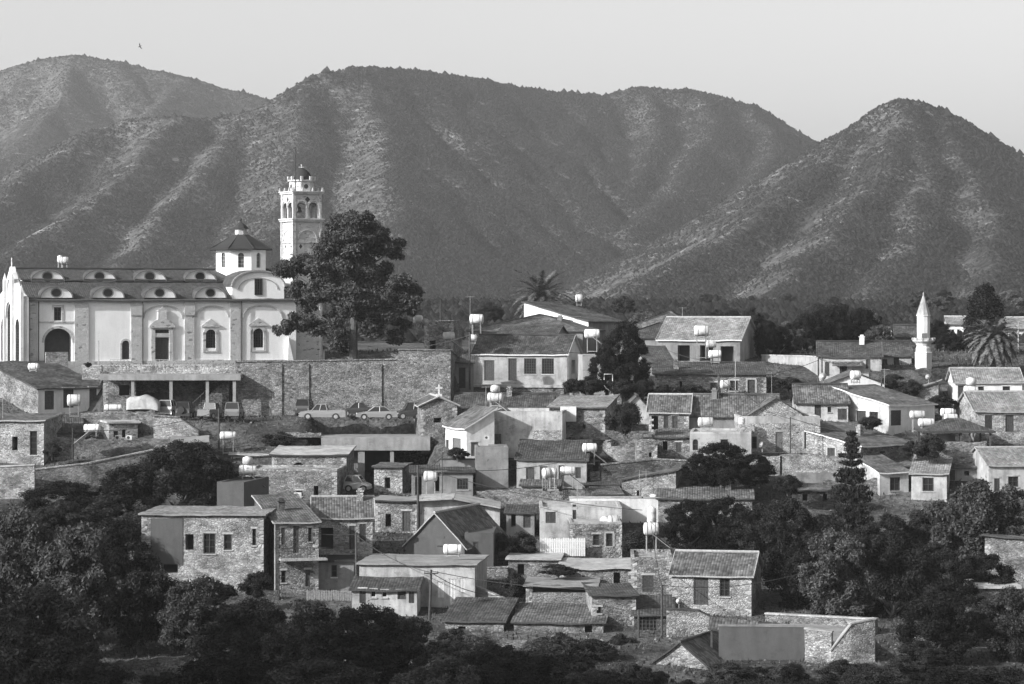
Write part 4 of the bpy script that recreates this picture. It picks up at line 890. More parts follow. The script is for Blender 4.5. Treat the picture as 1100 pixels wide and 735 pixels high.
def bell_tower():
    Y = 330; s = 3.55; yaw = 28; fr = Frame(315.5, 392, Y, yaw, Wd=s, D=s); H = lambda py: (392-py)/F*Y
    bt = empty('bell_tower', fr.L0, fr.a, 'tall square stone bell tower with belfry arches and small dome, behind the pine', 'bell tower')
    zc, zp = H(237.5), H(207); hol = {}
    mb = MB(); faces = {}
    mp4 = {'f': lambda a, n, z: (a, n, z), 'r': lambda a, n, z: (s-n, a, z), 'l': lambda a, n, z: (n, s-a, z), 'b': lambda a, n, z: (s-a, s-n, z)}
    wins = []
    for k, mp in mp4.items():
        h1 = [[s*.14,s*.38,H(273),H(256.5)],[s*.62,s*.86,H(273),H(256.5)]]
        panel(mb, mp, s, -1, zc, h1, 0, .1); wins.append((mp, h1))
        h2 = [[.38,.38+1.25,zc+.35,H(217.5),'arch'],[s-1.63,s-.38,zc+.35,H(217.5),'arch']]
        panel(mb, mp, s, zc, zp, h2, 0, .4)
    mb.build('shaft', M['ash'], bt)
    for mp, hh in wins:
        for a, b, c, d in hh:
            wb = MB(); db = MB(); mbox(wb, mp, a, b, .06, .09, c, d); m, z = (a+b)/2, (c+d)/2
            db.face([mp(m-.22,.055,z), mp(m,.055,z-.3), mp(m+.22,.055,z), mp(m,.055,z+.3)])
            w = wb.build('blind_window', M['plW'], bt); db.build('diamond_opening', M['void'], w)
    cb = MB()
    for zz, e, t in ((zc-.05,.22,.22),(zc+.17,.32,.14),(zp-.12,.2,.2),(zp+.08,.3,.12),(zc-2.6,.1,.12)): cb.box(-e, s+e, -e, s+e, zz, zz+t)
    for k, mp in mp4.items():
        for a in (-.14, s-.22+.0): mbox(cb, mp, a, a+.36, -.14, .0, -.5, zc-.06)
        for a in (-.1, s-.24): mbox(cb, mp, a, a+.34, -.1, .0, zc+.32, zp-.13)
        for m in (1.005, s-1.005):
            arc_band(cb, mp, m, H(217.5)-.625, .63, .8, .16, -.09, .03, 14, 0, .8)
        ellipse = [mp(s/2+.34*math.cos(t), -.06, H(214.5)+.34*math.sin(t)) for t in [2*math.pi*i/12 for i in range(12)]]
        arc_band(cb, mp, s/2, zc-2.3, 1.15, 1.2, .14, -.08, .02, 14, 0, .5)
    cb.build('cornice', M['ash'], bt)
    for k, mp in mp4.items():
        qb = MB()
        for dx, dz in ((-.16,0),(.16,0),(0,.16),(0,-.16)): ellipse_face(qb, mp, s/2+dx, H(214)+dz, .15, .15, -.012 - (.002 if dx else 0) - (.001 if dx > 0 or dz > 0 else 0), 10)
        qb.build('quatrefoil', M['void'], bt)
    ib = MB(); ib.box(.42, s-.42, .42, s-.42, zc+.1, zc+.33); ib.box(.4,s-.4,.4,s-.4,zp-.4,zp-.15)
    ib.build('belfry_floor', M['void'], bt)
    bl = MB(); bl.lathe([(.45,0),(.4,.1),(.3,.35),(.22,.6),(.1,.72),(.001,.75)], 14, (.95,.7,zc+1.05)); bl.tube([(.95,.7,zc+1.75),(.95,.7,zp-.4)], .04, 6); bl.build('bell', M['iron'], bt, True)
    pb = MB(); n = 4
    for k, mp in mp4.items():
        for i in range(n): a = -.2 + (s+.4)*i/(n-1); mbox(pb, mp, a-.1, a+.1, -.2, .02, zp+.2, zp+.42); mbox(pb, mp, a-.07, a+.07, -.16, -.02, zp+.42, zp+.62)
    pb.build('parapet', M['ash'], bt)
    c = (s/2, s/2, 0); tb = MB(); zt = H(194.5); tb.lathe([(1.45,zp+.1),(1.45,zt),(1.65,zt+.03),(1.65,zt+.2),(1.3,zt+.21)], 8, c, 0, R(22.5))
    for k in range(8):
        w = R(22.5)+k*math.pi/4; x, y = c[0]+1.52*math.cos(w), c[1]+1.52*math.sin(w); tb.box(x-.14,x+.14,y-.14,y+.14,zt+.2,zt+.62)
    ln = tb.build('lantern', M['ash'], bt)
    for k in range(4):
        ob = MB(); th = k*math.pi/2; nx, ny = math.sin(th), -math.cos(th); fm = lambda a, n, z: (c[0]+nx*(1.35-n)-ny*a, c[1]+ny*(1.35-n)+nx*a, z)
        ellipse_face(ob, fm, 0, (zp+zt)/2+.1, .28, .28, 0, 14); ob.build('round_window', M['void'], ln)
    db = MB(); zd = zt+.2; db.lathe([(1.28,zd),(1.24,zd+.3),(1.02,zd+.78),(.62,zd+1.2),(.22,zd+1.42),(.1,zd+1.5)], 16, c); db.build('dome', M['tK'], bt, True)
    xb = MB(); z = zd+1.25; xb.lathe([(.12,z),(.2,z+.15),(.08,z+.3)], 8, c); xb.box(c[0]-.05,c[0]+.05,c[1]-.05,c[1]+.05,z+.25,H(175.5)); xb.box(c[0]-.32,c[0]+.32,c[1]-.045,c[1]+.045,H(179.2),H(178.2)); xb.build('cross', M['plW'], bt)
    rb = MB(); rb.tube([(.4,.4,zp+.1),(.4,.4,H(159))], .06, 6); rb.lathe([(.001,0),(.09,.08),(.001,.18)], 8, (.4,.4,H(159))); rb.build('lightning_rod', M['iron'], bt)
bell_tower()

def minaret():
    Y = 323; c = P(992, 395, Y); H = lambda py: (395-py)/F*Y; w = Y/F
    r_ = empty('minaret', c, 0, 'slim white minaret with round balcony and pointed cone roof', 'minaret')
    mb = MB(); mb.lathe([(9.6*w,-1),(9.6*w,H(380)),(9.9*w,H(379)),(9.4*w,H(378))], 8, (0,0,0), 0, R(12)); mb.lathe([(8.2*w,H(379)),(8.2*w,H(374)),(7.2*w,H(372)),(8.6*w,H(369)),(11.4*w,H(367)),(12*w,H(366.5)),(12*w,H(365.6)),(7*w,H(365.5))], 12, (0,0,0), 0, R(15)); mb.build('base', M['plW'], r_)
    bb = MB(); bb.lathe([(12*w,H(365.6)),(12*w,H(363.4)),(11.3*w,H(363.4)),(11.3*w,H(365.6))], 12, (0,0,0), 0, R(15))
    for k in range(12):
        a = R(15)+k*math.pi/6; bb.box(11.7*w*math.cos(a)-.09, 11.7*w*math.cos(a)+.09, 11.7*w*math.sin(a)-.09, 11.7*w*math.sin(a)+.09, H(365.6), H(362.8))
    bb.build('balcony', M['plO'], r_)
    sb = MB(); sb.lathe([(7.2*w,H(366)),(7.2*w,H(340)),(8.0*w,H(339.4)),(8.0*w,H(338.4)),(7.2*w,H(338.3))], 10, (0,0,0), 0, R(9)); sb.build('shaft', M['plW'], r_)
    db = MB(); a = R(-112); db.box(-.32,.32,-7.32*w,-6.9*w,H(365),H(358)); db.build('door', M['wm'], r_)
    kb = MB(); kb.lathe([(7.9*w,H(338.3)),(6.6*w,H(334)),(3.5*w,H(325)),(1.2*w,H(318.5)),(.7*w,H(317)),(.9*w,H(316)),(.001,H(313.5))], 10, (0,0,0), 0, R(9)); kb.build('cone_roof', M['conL'], r_)
minaret()
# ------------------------------------------------------------------ village houses, walls and sheds
H = house
SH, PH, WH = 'stone_house', 'plaster_house', 'white_house'
# -- left edge, under the church
H(PH,'low white house with broad dark tiled roof below the church doors','house',41,113,447,418,389,33,15,'sb','plW','tD','f d 48 420 58 440;f d 68 418 79 438;f s 96 417 104 441',sm='stM',cap=False)
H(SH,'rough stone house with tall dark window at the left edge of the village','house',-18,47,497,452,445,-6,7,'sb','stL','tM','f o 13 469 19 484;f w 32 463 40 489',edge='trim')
wall_run('stone_wall','pale stone terrace wall with light coping at the left edge',[(-20,536,503,None),(37,536,500,None)],.6,'stL','conL')
wall_run('stone_wall','low stone terrace wall left of the big dark tree',[(38,527,505,None),(98,522,498,None),(165,512,484,None)],.5,'stM','stL')
wall_run('stone_wall','rubble wall on the slope above the big dark tree',[(58,494,470,None),(140,488,472,None),(186,486,470,None)],.5,'stM')
H('shed','low shed with sagging dark tiled roof beside the stone house','shed',48,88,480,465,450,10,5,'sb','stM','tD','f o 54 470 66 479')
H('flat_roof_house','small stone box house with white flat roof and air conditioners','house',117,148,473,455,455,18,6,'slab','stL','conL','f w 122 463 127 470;f o 131 462 135 470')
H('ruin','roofless stone ruin with square window hole beside the terrace canopy','ruin',111,146,437,408,405,8,4,'flat','stM','con','f o 128 414 139 425',par=.12,Y=303.2)
wall_run('stone_wall','low stone wall in front of the white tarpaulin',[(86,456,444,None),(166,456,441,None)],.5,'stM')
wall_run('stone_wall','stone buttress wall stepping down left of the car park',[(165,474,447,None),(192,474,449,None),(213,474,464,None)],.9,'stL','stM')
# -- terrace, canopy and the big retaining wall
def canopy():
    Y = 301.5; a = P(111,434,Y); b = P(256,434,Y); z0 = P(0,407.5,Y).z; z1 = P(0,403.5,Y).z
    r = empty('terrace_canopy', a, 0, 'long concrete canopy on posts under the church terrace', 'canopy'); Wd = b.x-a.x; z0 -= a.z; z1 -= a.z
    mb = MB(); mb.box(-.3, Wd+.3, -.5, 3.6, z0+.12, z1+.12); mb.box(-.3,Wd+.3,-.51,-.4,z0-.1,z0+.119); mb.build('slab', M['con'], r)
    for px in (143,184,223,252): x = P(px,0,Y).x - a.x; pb = MB(); pb.box(x-.17,x+.17,-.3,.04,-.8,z0+.12); pb.build('post', M['con'], r)
canopy()
def terrace():
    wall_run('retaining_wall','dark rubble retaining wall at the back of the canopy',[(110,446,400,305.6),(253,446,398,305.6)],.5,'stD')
    wall_run('parapet_wall','pale stone parapet along the church terrace above the canopy',[(88,402,394,304.8),(150,402,393,304.9),(256,402,393,304.9)],.35,'stL','conL',fnd=.6)
    wall_run('retaining_wall','tall grey rubble retaining wall with shallow piers under the pine',[(253,446,389,303.4),(345,446,388,303.4),(430,446,386.5,303.4)],1.0,'stB','stM')
    for px in (297,326,404,436): 
        wall_run('wall_pier','shallow stone pier on the tall retaining wall, '+{297:'nearest the canopy',326:'second from the canopy',404:'third from the canopy',436:'farthest from the canopy'}[px],[(px-5,447,391,303.24),(px+6,447,391,303.24)],.15,'stM',None)
    wall_run('retaining_wall','higher end block of the retaining wall behind the chapel',[(428,446,376,302.6),(484,447,377,302.0),(492,440,384,312)],1.2,'stB','stM')
    wall_run('stone_wall','low stone garden wall on top of the retaining wall, right of the pine',[(352,394,385,314),(430,393,377,314),(486,392,376,314)],.5,'stM')
    # stairs up to the terrace under the canopy
    a = P(208,441,302.6); r = empty('stone_stairs', a, 0, 'dark stairs climbing to the terrace behind the canopy posts', 'stairs'); mb = MB(); n = 16; L = P(246,0,302.6).x-a.x; h = (441-406)/F*302.6
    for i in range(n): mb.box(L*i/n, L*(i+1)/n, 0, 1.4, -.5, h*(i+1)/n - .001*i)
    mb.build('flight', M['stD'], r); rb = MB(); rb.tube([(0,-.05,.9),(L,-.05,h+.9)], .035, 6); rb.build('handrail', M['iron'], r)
    for k in range(6): pb = MB(); x = L*k/5; pb.tube([(x,-.05,h*k/5-.2),(x,-.05,h*k/5+.9)], .025, 5); pb.build('baluster', M['iron'], r)
    for i,(x0,x1,y) in enumerate(((118,137,394),(163,184,394),(208,240,394))):
        a = P(x0,y,304.6); r = empty('terrace_railing', a, 0, ('thin iron railing on the parapet, '+('left','middle','right')[i]+' of the three'), 'railing', 'railings on the terrace parapet'); L = P(x1,y,304.6).x-a.x; mb = MB()
        mb.tube([(0,.15,.75),(L,.15,.75)], .03, 5); mb.tube([(0,.15,.4),(L,.15,.4)], .02, 5)
        for k in range(6): mb.tube([(L*k/5,.15,0),(L*k/5,.15,.75)], .025, 5)
        mb.build('rail', M['met'], r)
terrace()
# -- behind the pine and the wall
H(SH,'stone block behind the garden wall with dark chimney pots','house',456,487,391,348,None,-8,6,'flat','stM','con','f o 462 366 468 376',Y=322)
H('shed','narrow white lean-to between retaining wall and porch house','shed',489,508,422,390,384,0,4,'sb','plG','tD','f d 493 395 500 417',Y=308)
H(PH,'grey porch house with long dark tiled roof, two doors and two barred windows','house',508,609,413,380,361,-13,7.5,'gx','plC','tD','f d 520 387 531 409;f d 546 385 555 409;f W 563 385 576 402;f W 582 385 595 402;r o 614 387 618 401',sm='plW',edge='wp')
def porch():
    root, Wd, D, He, Zr, Mw, T = house.last
    r = empty('porch_terrace', root.location.copy(), root.rotation_euler.z, 'pale porch slab on rubble base before the grey porch house', 'terrace')
    mb = MB(); mb.box(-1.6, Wd+.2, -1.9, -.01, -.25, .03); mb.build('slab', M['conL'], r); mb = MB(); mb.box(-1.3, Wd, -1.7, -.012, -2.6, -.251); mb.build('base', M['stM'], r)
porch()
H(PH,'low dark tiled house behind the porch house roof','house',534,597,382,361,351,-10,9,'gx','plG','tD','',Y=334)
H('hip_roof_house','house with dark hipped roof in front of the palm','house',504,626,382,356,339,-14,15,'hip','plG','tM','',Y=345,chim=0.7)
H(WH,'white walled house with long dark roof slope right of the palm','house',632,669,380,346,325,42,12,'sb','plG','tD','l o 612 340 616 347',sm='plW',Y=351)
H('annex','cream flat annex with one small window right of the porch house','house',626,667,412,384,None,4,6,'flat','plC','con','f w 645 386 650 393',Y=309,par=.25)
H('hip_roof_house','dark hip roofed house left of the big hall','house',666,742,393,363,348,-8,12,'hip','plG','tD','f o 700 374 708 388',Y=335,chim=0.3)
H('hip_roof_house','far house with pale hip end above the dark roof','house',680,742,382,352,336,-14,12,'hip','plG','tM','',Y=356)
H('village_hall','large hall with broad pale tiled roof and plain gable end','hall',707,795,391,365,342,-14,13,'gx','plG','tL','f o 728 371 741 388;f o 752 371 766 388;f o 774 372 788 389',sm='plC',Y=331,edge='wp')
H('shed','small white walled shed with dark lean-to roof before the hip roof','shed',694,722,408,389,373,6,6,'sb','plO','tD','f o 711 393 716 400',Y=318)
H(SH,'long stone house with dark tiled lean-to roof below the hall','house',703,823,424,402,390,-2,7,'sb','stM','tD','f o 730 410 733 420;f s 763 411 770 423;f w 783 409 793 420;f dS 803 408 811 422',Y=309,chim=0.2)
# -- right top
wall_run('garden_wall','plain pale garden wall right of the dark trees',[(818,408,382,332),(862,408,383,325),(880,408,384,320)],.4,'plC','plO')
H(WH,'white gabled house with louvred windows and small awning roof, below the dark wood','house',879,947,409,383,368,-6,10,'gx','plO','tD','f s 886 389 891 404;f s 902 389 910 402;f s 930 386 935 396',Y=318,sm='plW',chim=0.7)
def awning():
    root, Wd, D, He, Zr, Mw, T = house.last
    a = root; r = MB(); x0, x1 = Wd*.22, Wd*.7; r.slab((x0,-1.1,He-.95),(x1,-1.1,He-.95),(x1,-.01,He-.55),(x0,-.01,He-.55), .09, 0); r.build('awning_roof', M['tM'], a)
awning()
H(WH,'white house with dark tiled roof and three doors beside the minaret','house',945,979,405,382,368,-4,9,'gx','plO','tD','f d 948 386 953 401;f d 960 384 966 400',Y=327)
H(WH,'small white gable far behind the minaret','house',945,966,376,363,353,0,9,'gy','plW','tM','f o 953 367 957 372',Y=392)
H(WH,'dark roofed house immediately left of the minaret shaft','house',962,985,378,362,350,-6,9,'gx','plG','tD','',Y=378)
H(WH,'white two window villa left of the cypress','house',1018,1041,373,349,341,-6,11,'gx','plW','tL','f w 1022 354 1025 362;f w 1028 354 1031 362;f w 1035 354 1038 362',Y=392)
H(WH,'white villa with pale roof at the right edge behind the palm','house',1078,1135,376,354,342,4,12,'gx','plW','tL','f w 1084 359 1088 367;f w 1093 359 1097 367',Y=385)
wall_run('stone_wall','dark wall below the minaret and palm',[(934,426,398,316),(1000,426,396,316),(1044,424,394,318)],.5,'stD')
H(WH,'long white house with pale roof, one dark door, below the feathery palm','house',1026,1098,436,411,397,-4,9,'gx','plW','tL','f d 1029 414 1037 432;f w 1050 415 1057 424;f w 1077 415 1085 420',Y=303,edge='trim')
H(SH,'pale stone house with grey roof and brown door at the right edge','house',1048,1130,474,442,422,4,9,'gx','stL','tL','f d 1080 446 1089 464;f s 1058 446 1066 461',Y=291,edge='trim')
H(PH,'stone house with dark tiled hip of roof left of the white gable','house',855,911,453,433,414,-3,8,'gx','plO','tM','f d 875 435 882 449;f w 889 437 893 443;f s 900 439 910 451',Y=297)
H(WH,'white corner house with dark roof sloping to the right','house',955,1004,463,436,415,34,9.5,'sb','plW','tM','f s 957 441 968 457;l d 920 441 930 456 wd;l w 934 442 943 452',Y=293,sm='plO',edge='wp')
H('stone_shed','stone outbuilding with pale roof and rough gable behind the white corner house','shed',968,1008,436,424,411,-10,7,'sr','stM','tL','',Y=306)
H(SH,'low white gable with rounded wall above the tiled roofs','house',890,950,425,413,401,0,7,'gy','plW','tM','f oa 912 406 918 413',Y=306)
H(SH,'stone house with big tiled roof and white rake above the conifer','house',925,984,500,480,455,42,11,'sb','stM','tM','l sS 889 481 897 498;f o 945 485 951 489',Y=283,sm='stL',edge='wp',chim=0.6)
H(WH,'left white cottage of the pair at the foot of the right slope','house',945,976,572,508,488,18,7,'sb','plO','tM','f w 956 513 967 527',Y=277,sm='plO',edge='wp')
def lower_storey():
    root, Wd, D, He, Zr, Mw, T = house.last; mb = MB(); z = He*.48; mbox(mb, T('f'), -.08, Wd+.08, -.12, .0, -.8, z); mb.build('lower_storey', M['stM'], root)
    s = MB(); mbox(s, T('f'), -.1, Wd+.1, -.2, .0, z+.002, z+.1); s.build('string_course', M['trim'], root)
    window(root, lambda a, n, z: T('f')(a, n-.2, z), Wd*.55, Wd*.85, .4, z-.3, 'w', 'wd', sill=False)
lower_storey()
H(WH,'right white cottage of the pair with single large window','house',979,1017,573,509,490,-12,8,'sb','plO','tL','f w 991 513 1003 528;r w 1022 516 1026 526',Y=276,sm='stL',edge='trim')
lower_storey()
H(SH,'stone house with mossy tile roof wedged behind the cottage pair','house',946,1000,524,501,482,8,8,'sb','stM','tM','',Y=284)
H(WH,'white walled house with pale roof at the lower right edge','house',1062,1135,543,500,482,5,9,'gx','plO','tL','f w 1083 512 1094 523;f s 1068 514 1074 528',Y=276,edge='trim')
H('flat_roof_house','stone flat roofed house with white parapet band and narrow doors','house',795,881,487,455,None,2,8,'flat','stL','con','f wS 807 469 813 482;f d 833 464 841 486 wm;f sS 864 464 871 482',trim='conL',par=.75)
H(SH,'long tiled house with rubble gable at its right end','house',738,836,472,447,425,-4,8,'gx','plG','tM','',Y=294,chim=0.3)
H('stone_gable','rough rubble gable leaning against the long tiled roof','ruin',806,862,460,446,428,3,4,'gy','stL','tM','',Y=292.5)
wall_run('stone_wall','rubble wall running below the flat roofed house',[(838,512,489,None),(881,512,487,None),(924,512,492,None)],.5,'stL')
wall_run('stone_wall','grey yard wall left of the conifer',[(856,524,508,None),(906,524,508,None)],.4,'plG')
# gazebo
def gazebo():
    Y = 284; c0 = P(1011,486,Y); r = empty('gazebo', c0, 0, 'open gazebo with dark hip roof on posts', 'gazebo'); w = Y/F; x0, x1 = P(991,0,Y).x-c0.x, P(1069,0,Y).x-c0.x; ze = (486-463)*w; zr = (486-450.5)*w; D = 6.0
    mb = MB(); A, B, C, E = (x0,-.4,ze),(x1,-.4,ze),(x1,D+.4,ze),(x0,D+.4,ze); p, q = (x0+3,D/2,zr),(x1-3,D/2,zr)
    for f in ((A,B,q,p),(C,E,p,q),(B,C,q),(E,A,p)):
        u = (Vector(f[1])-Vector(f[0])).normalized(); n = Vector((-u.y,u.x,0)); mb.face(f, 0, [((Vector(x)-Vector(f[0])).dot(u), (Vector(x)-Vector(f[0])).dot(n)*1.1) for x in f])
    lo = lambda v: (v[0],v[1],v[2]-.2)
    for u, v in ((A,B),(B,C),(C,E),(E,A)): mb.face((u,v,lo(v),lo(u)), 1)
    mb.face((lo(A),lo(B),lo(C),lo(E)), 1); mb.build('roof', [M['tD'], M['wd']], r)
    for x in (x0+.5, x0+3.9, x1-2.6, x1-.5):
        for y in (0, D): pb = MB(); pb.box(x-.09,x+.09,y-.09,y+.09,-1.5,ze-.2); pb.build('post', M['wd'], r)
    fb = MB(); fb.box(x0+.3,x1-.3,-.3,D+.3,-1.8,.05); fb.build('floor', M['con'], r)
    wb = MB(); wb.box(x0+2.2,x1-3.2,D-.5,D-.2,.051,ze-.6); wb.build('back_wall', M['plG'], r)
gazebo()
# -- centre
def chapel():
    H('chapel','tiny rubble chapel with pale gable edge and white cross','chapel',452,491,462,436,427.5,8,14,'gy','stM','tM','f o 466 449 474 454',Y=294,edge='trim')
    root, Wd, D, He, Zr, Mw, T = house.last; cb = MB(); z = Zr+.15; m = Wd/2
    cb.box(m-.3,m+.3,-.2,.2,z,z+.25); cb.box(m-.07,m+.07,-.06,.06,z+.25,z+1.25); cb.box(m-.36,m+.36,-.055,.055,z+.82,z+.96); cb.build('cross', M['plW'], root)
    eb = MB()
    for s in (-1,1): eb.tube([(m+s*(m+.3),-.27,He-.02),(m,-.27,Zr+.16)], .1, 6)
    eb.build('verge', M['trim'], root)
chapel()
H(SH,'long low house with dark tile roof behind the white gabled house','house',488,592,460,438,424,-3,9,'gx','stM','tD','',Y=298.5,chim=0.55)
H(SH,'stone house with pale sunlit roof and projecting slate courses','house',590,650,466,438,426,-10,9,'sb','stM','tL','f s 603 452 609 466;f o 626 456 629 460',Y=293,sm='stL')
wall_run('stone_wall','white rendered block under the pale roof',[(602,452,437,291.8),(619,452,437,291.8)],.6,'plW',fnd=.1)
H(WH,'white house with bright gable wall, plant filled balcony and brown shutters','house',501,531,500,460,441,19,7,'sr','plW','tM','f d 506 475 514 490 wm;l d 486 470 495 489 wm;l s 478 472 482 484',Y=284,edge='wp')
H('flat_roof_house','tall grey plaster house with rubble patch and solar tank on top','house',529,604,490,445,None,-5,9,'flat','plO','con','f o 565 472 569 478;f o 588 462 590 468',Y=287.5,sm='plW',par=.3)
def wall_patch():
    root, Wd, D, He, Zr, Mw, T = house.last; mb = MB(); mbox(mb, T('f'), Wd*.58, Wd-.02, -.08, -.002, He-3.4, He-1.6); mb.build('rubble_patch', M['stL'], root)
    tb = MB(); mbox(tb, T('f'), -.2, .9, -1.1, -.1, 1.1, 2.3); tb.build('meter_box', M['wd'], root)
wall_patch()
H('plaster_block','grey concrete block wall between the white house and the dark roof','house',511,546,536,482,None,2,6,'flat','plG','con','',par=.12,Y=279)
H(PH,'cream house with dark ragged tile roof and three shuttered openings','house',555,630,531,494,474,-4,8,'sb','plC','tD','f d 565 502 574 523;f s 580 501 588 520;f s 600 500 606 518;f s 618 502 624 514',Y=279,trim='plC')
H('lean_to','dark flat porch roof with square window below the plant balcony','house',442,508,536,508,501,2,6,'sb','plG','tD','f W 491 514 503 526;f o 446 512 453 532;f o 466 512 472 528',Y=276.5)
wall_run('balcony_wall','planter balcony in front of the white gable',[(473,503,494,281.5),(511,503,494,281.5)],.5,'plG','wd',cat='balcony')
# -- underpass slab and houses by the car park
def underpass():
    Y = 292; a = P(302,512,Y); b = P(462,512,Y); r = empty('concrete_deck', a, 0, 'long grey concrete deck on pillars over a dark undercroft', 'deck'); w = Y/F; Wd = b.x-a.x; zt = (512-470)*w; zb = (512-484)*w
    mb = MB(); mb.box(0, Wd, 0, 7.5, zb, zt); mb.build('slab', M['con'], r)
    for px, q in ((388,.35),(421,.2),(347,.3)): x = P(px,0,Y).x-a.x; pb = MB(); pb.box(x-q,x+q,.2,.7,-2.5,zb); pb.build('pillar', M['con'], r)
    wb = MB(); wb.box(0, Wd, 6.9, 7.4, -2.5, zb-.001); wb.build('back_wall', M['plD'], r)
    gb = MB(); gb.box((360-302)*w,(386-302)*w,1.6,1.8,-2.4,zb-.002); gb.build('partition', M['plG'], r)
underpass()
H('flat_roof_house','house with white flat roof and rubble arch wall beside the deck','house',292,372,531,489,480,-3,7,'sb','stM','conL','f oa 313 497 328 508;f d 354 511 363 531',Y=283,trim='conL')
H('shed','low white roofed block behind the double tank','shed',248,306,512,490,481,4,6,'sb','plW','conL','f o 253 492 258 498',Y=287)
H(SH,'rubble house with bare gable wall, two slit windows and air conditioner','house',264,362,546,506,None,-4,7,'flat','stM','stM','f o 337 522 342 535;f w 318 527 325 533',Y=276,par=.2,trim='stL')
H(SH,'square rubble hut with tiled roof and small window right of the car','house',402,432,540,502,498,-6,6,'sb','stL','tM','f o 413 513 419 525',Y=281,sm='stM')
# -- lower left group
H('plaster_block','dark grey rendered block behind the stone farmhouse roof','house',233,262,560,519,None,-12,8,'flat','plD','con','',Y=262,par=.12)
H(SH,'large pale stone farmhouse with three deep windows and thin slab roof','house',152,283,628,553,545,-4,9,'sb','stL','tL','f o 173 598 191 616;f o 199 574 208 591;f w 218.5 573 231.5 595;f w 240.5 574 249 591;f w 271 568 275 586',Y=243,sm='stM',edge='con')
def farm_plaster():
    root, Wd, D, He, Zr, Mw, T = house.last; mb = MB(); mbox(mb, T('f'), Wd*.075, Wd*.34, -.05, -.003, He-4.3, He-.3); mb.build('plaster_patch', M['plD'], root)
farm_plaster()
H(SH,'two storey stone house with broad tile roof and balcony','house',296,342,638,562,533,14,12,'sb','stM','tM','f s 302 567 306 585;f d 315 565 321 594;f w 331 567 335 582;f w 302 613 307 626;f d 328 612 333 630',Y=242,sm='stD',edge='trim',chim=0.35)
def balcony():
    root, Wd, D, He, Zr, Mw, T = house.last; zb = (638-600)/F*242; mb = MB(); mb.box(.3, Wd+.6, -1.15, -.01, zb-.16, zb); mb.build('balcony', M['conL'], root)
    rb = MB(); rb.tube([(.35,-1.1,zb+.95),(Wd+.55,-1.1,zb+.95)], .03, 6)
    for k in range(15): x = .35+(Wd+.2)*k/14; rb.tube([(x,-1.1,zb),(x,-1.1,zb+.95)], .014, 5)
    rb.build('balcony_railing', M['iron'], root); pb = MB(); pb.tube([(-.06,-.1,-1),(-.06,-.1,He)], .06, 6); pb.build('downpipe', M['plO'], root)
balcony()
H(SH,'pale stone house with dark tiled roof and two tall windows right of the balcony','house',337,400,622,556,535,4,9,'gx','stL','tM','f o 345 567 358 590;f s 375 565 381 590;f s 386 563 393 582',Y=250,edge='trim',chim=0.8)
H('shed','flat roofed grey shed with dark door under the tall windows','shed',342,380,636,604,None,2,4.5,'slab','plG','tD','f d 333 607 346 631;f w 356 607 362 620',Y=244)
board_fence('pale board fence below the flat roofed shed',329,378,652,634,240,'wm')
# -- lower centre
H(PH,'dark rendered house with pale ridge lines and striped gable roof','house',436,499,616,585,552,-20,11,'gy','plD','tM','f s 470 578 476 588',Y=253,sm='plD',edge='trim')
H('plaster_block','dark flat annex right of the dark rendered house','house',499,530,618,574,None,-2,7,'flat','plD','con','f d 508 582 514 604',par=.12,Y=252)
H(WH,'weathered white house with pale gable and flat ledge carrying a white tank','house',386,510,654,606,597,-6,9,'sb','plO','con','f s 470 625 477 642 wp;f s 483 622 489 650 wp;f s 494 621 500 636 wp',Y=238,edge='con')
H('lean_to','low annex with dark tile roof and a row of small white windows','house',378,448,660,634,622,-4,3.2,'sb','plO','tD','f s 386 633 393 648;f w 398 634 404 642 wp;f w 410 635 416 642 wp;f d 427 635 436 644;f s 439 636 445 648',Y=234.2)
wall_run('stair_wall','sloping rendered stair wall right of the weathered white house',[(503,655,627,238.6),(542,654,645,237)],.4,'plG','conL')
H('shed','sunken shed with dark mossy roof below the stair wall','shed',478,541,682,667,644,-8,7,'sb','stM','tD','f o 492 673 500 680',Y=229)
wall_run('retaining_wall','patchy white and stone retaining wall with flat white top',[(451,570,538,266),(487,570,536,266),(537,568,546,266)],6.0,'plO','conL')
H('stone_house','narrow stone house with open doorway left of the striped roof','house',403,449,574,538,534,-5,5,'sb','stM','con','f d 432 549 441 571;f o 414 552 420 566',Y=266)
H('hut','tiny lean-to hut with tiled roof beside the patchy wall','hut',544,574,572,551,543,-3,4,'sb','plG','tD','f o 549 553 554 566;f d 562 553 570 567',Y=264.5)
H('flat_roof_house','stone and white terrace house with iron railing and white slab','house',580,668,594,548,None,0,8,'flat','plO','conL','f d 615 542 619 560;f s 586 550 597 562',Y=262,par=.3,trim='conL')
H('stone_house','stone lower house with two square windows under the white terrace','house',612,668,594,563,None,1,6,'flat','stM','conL','f w 637 574 644 586;f wS 651 573 658 587',Y=256.5,par=.15,trim='conL')
board_fence('white board fence beside the bushes',580,629,594,578,255.5,'wp')
wall_run('white_wall','long white roof wall left of the round stone tower base',[(612,560,535,270),(690,556,535,270),(752,552,538,270)],.6,'plW','conL')
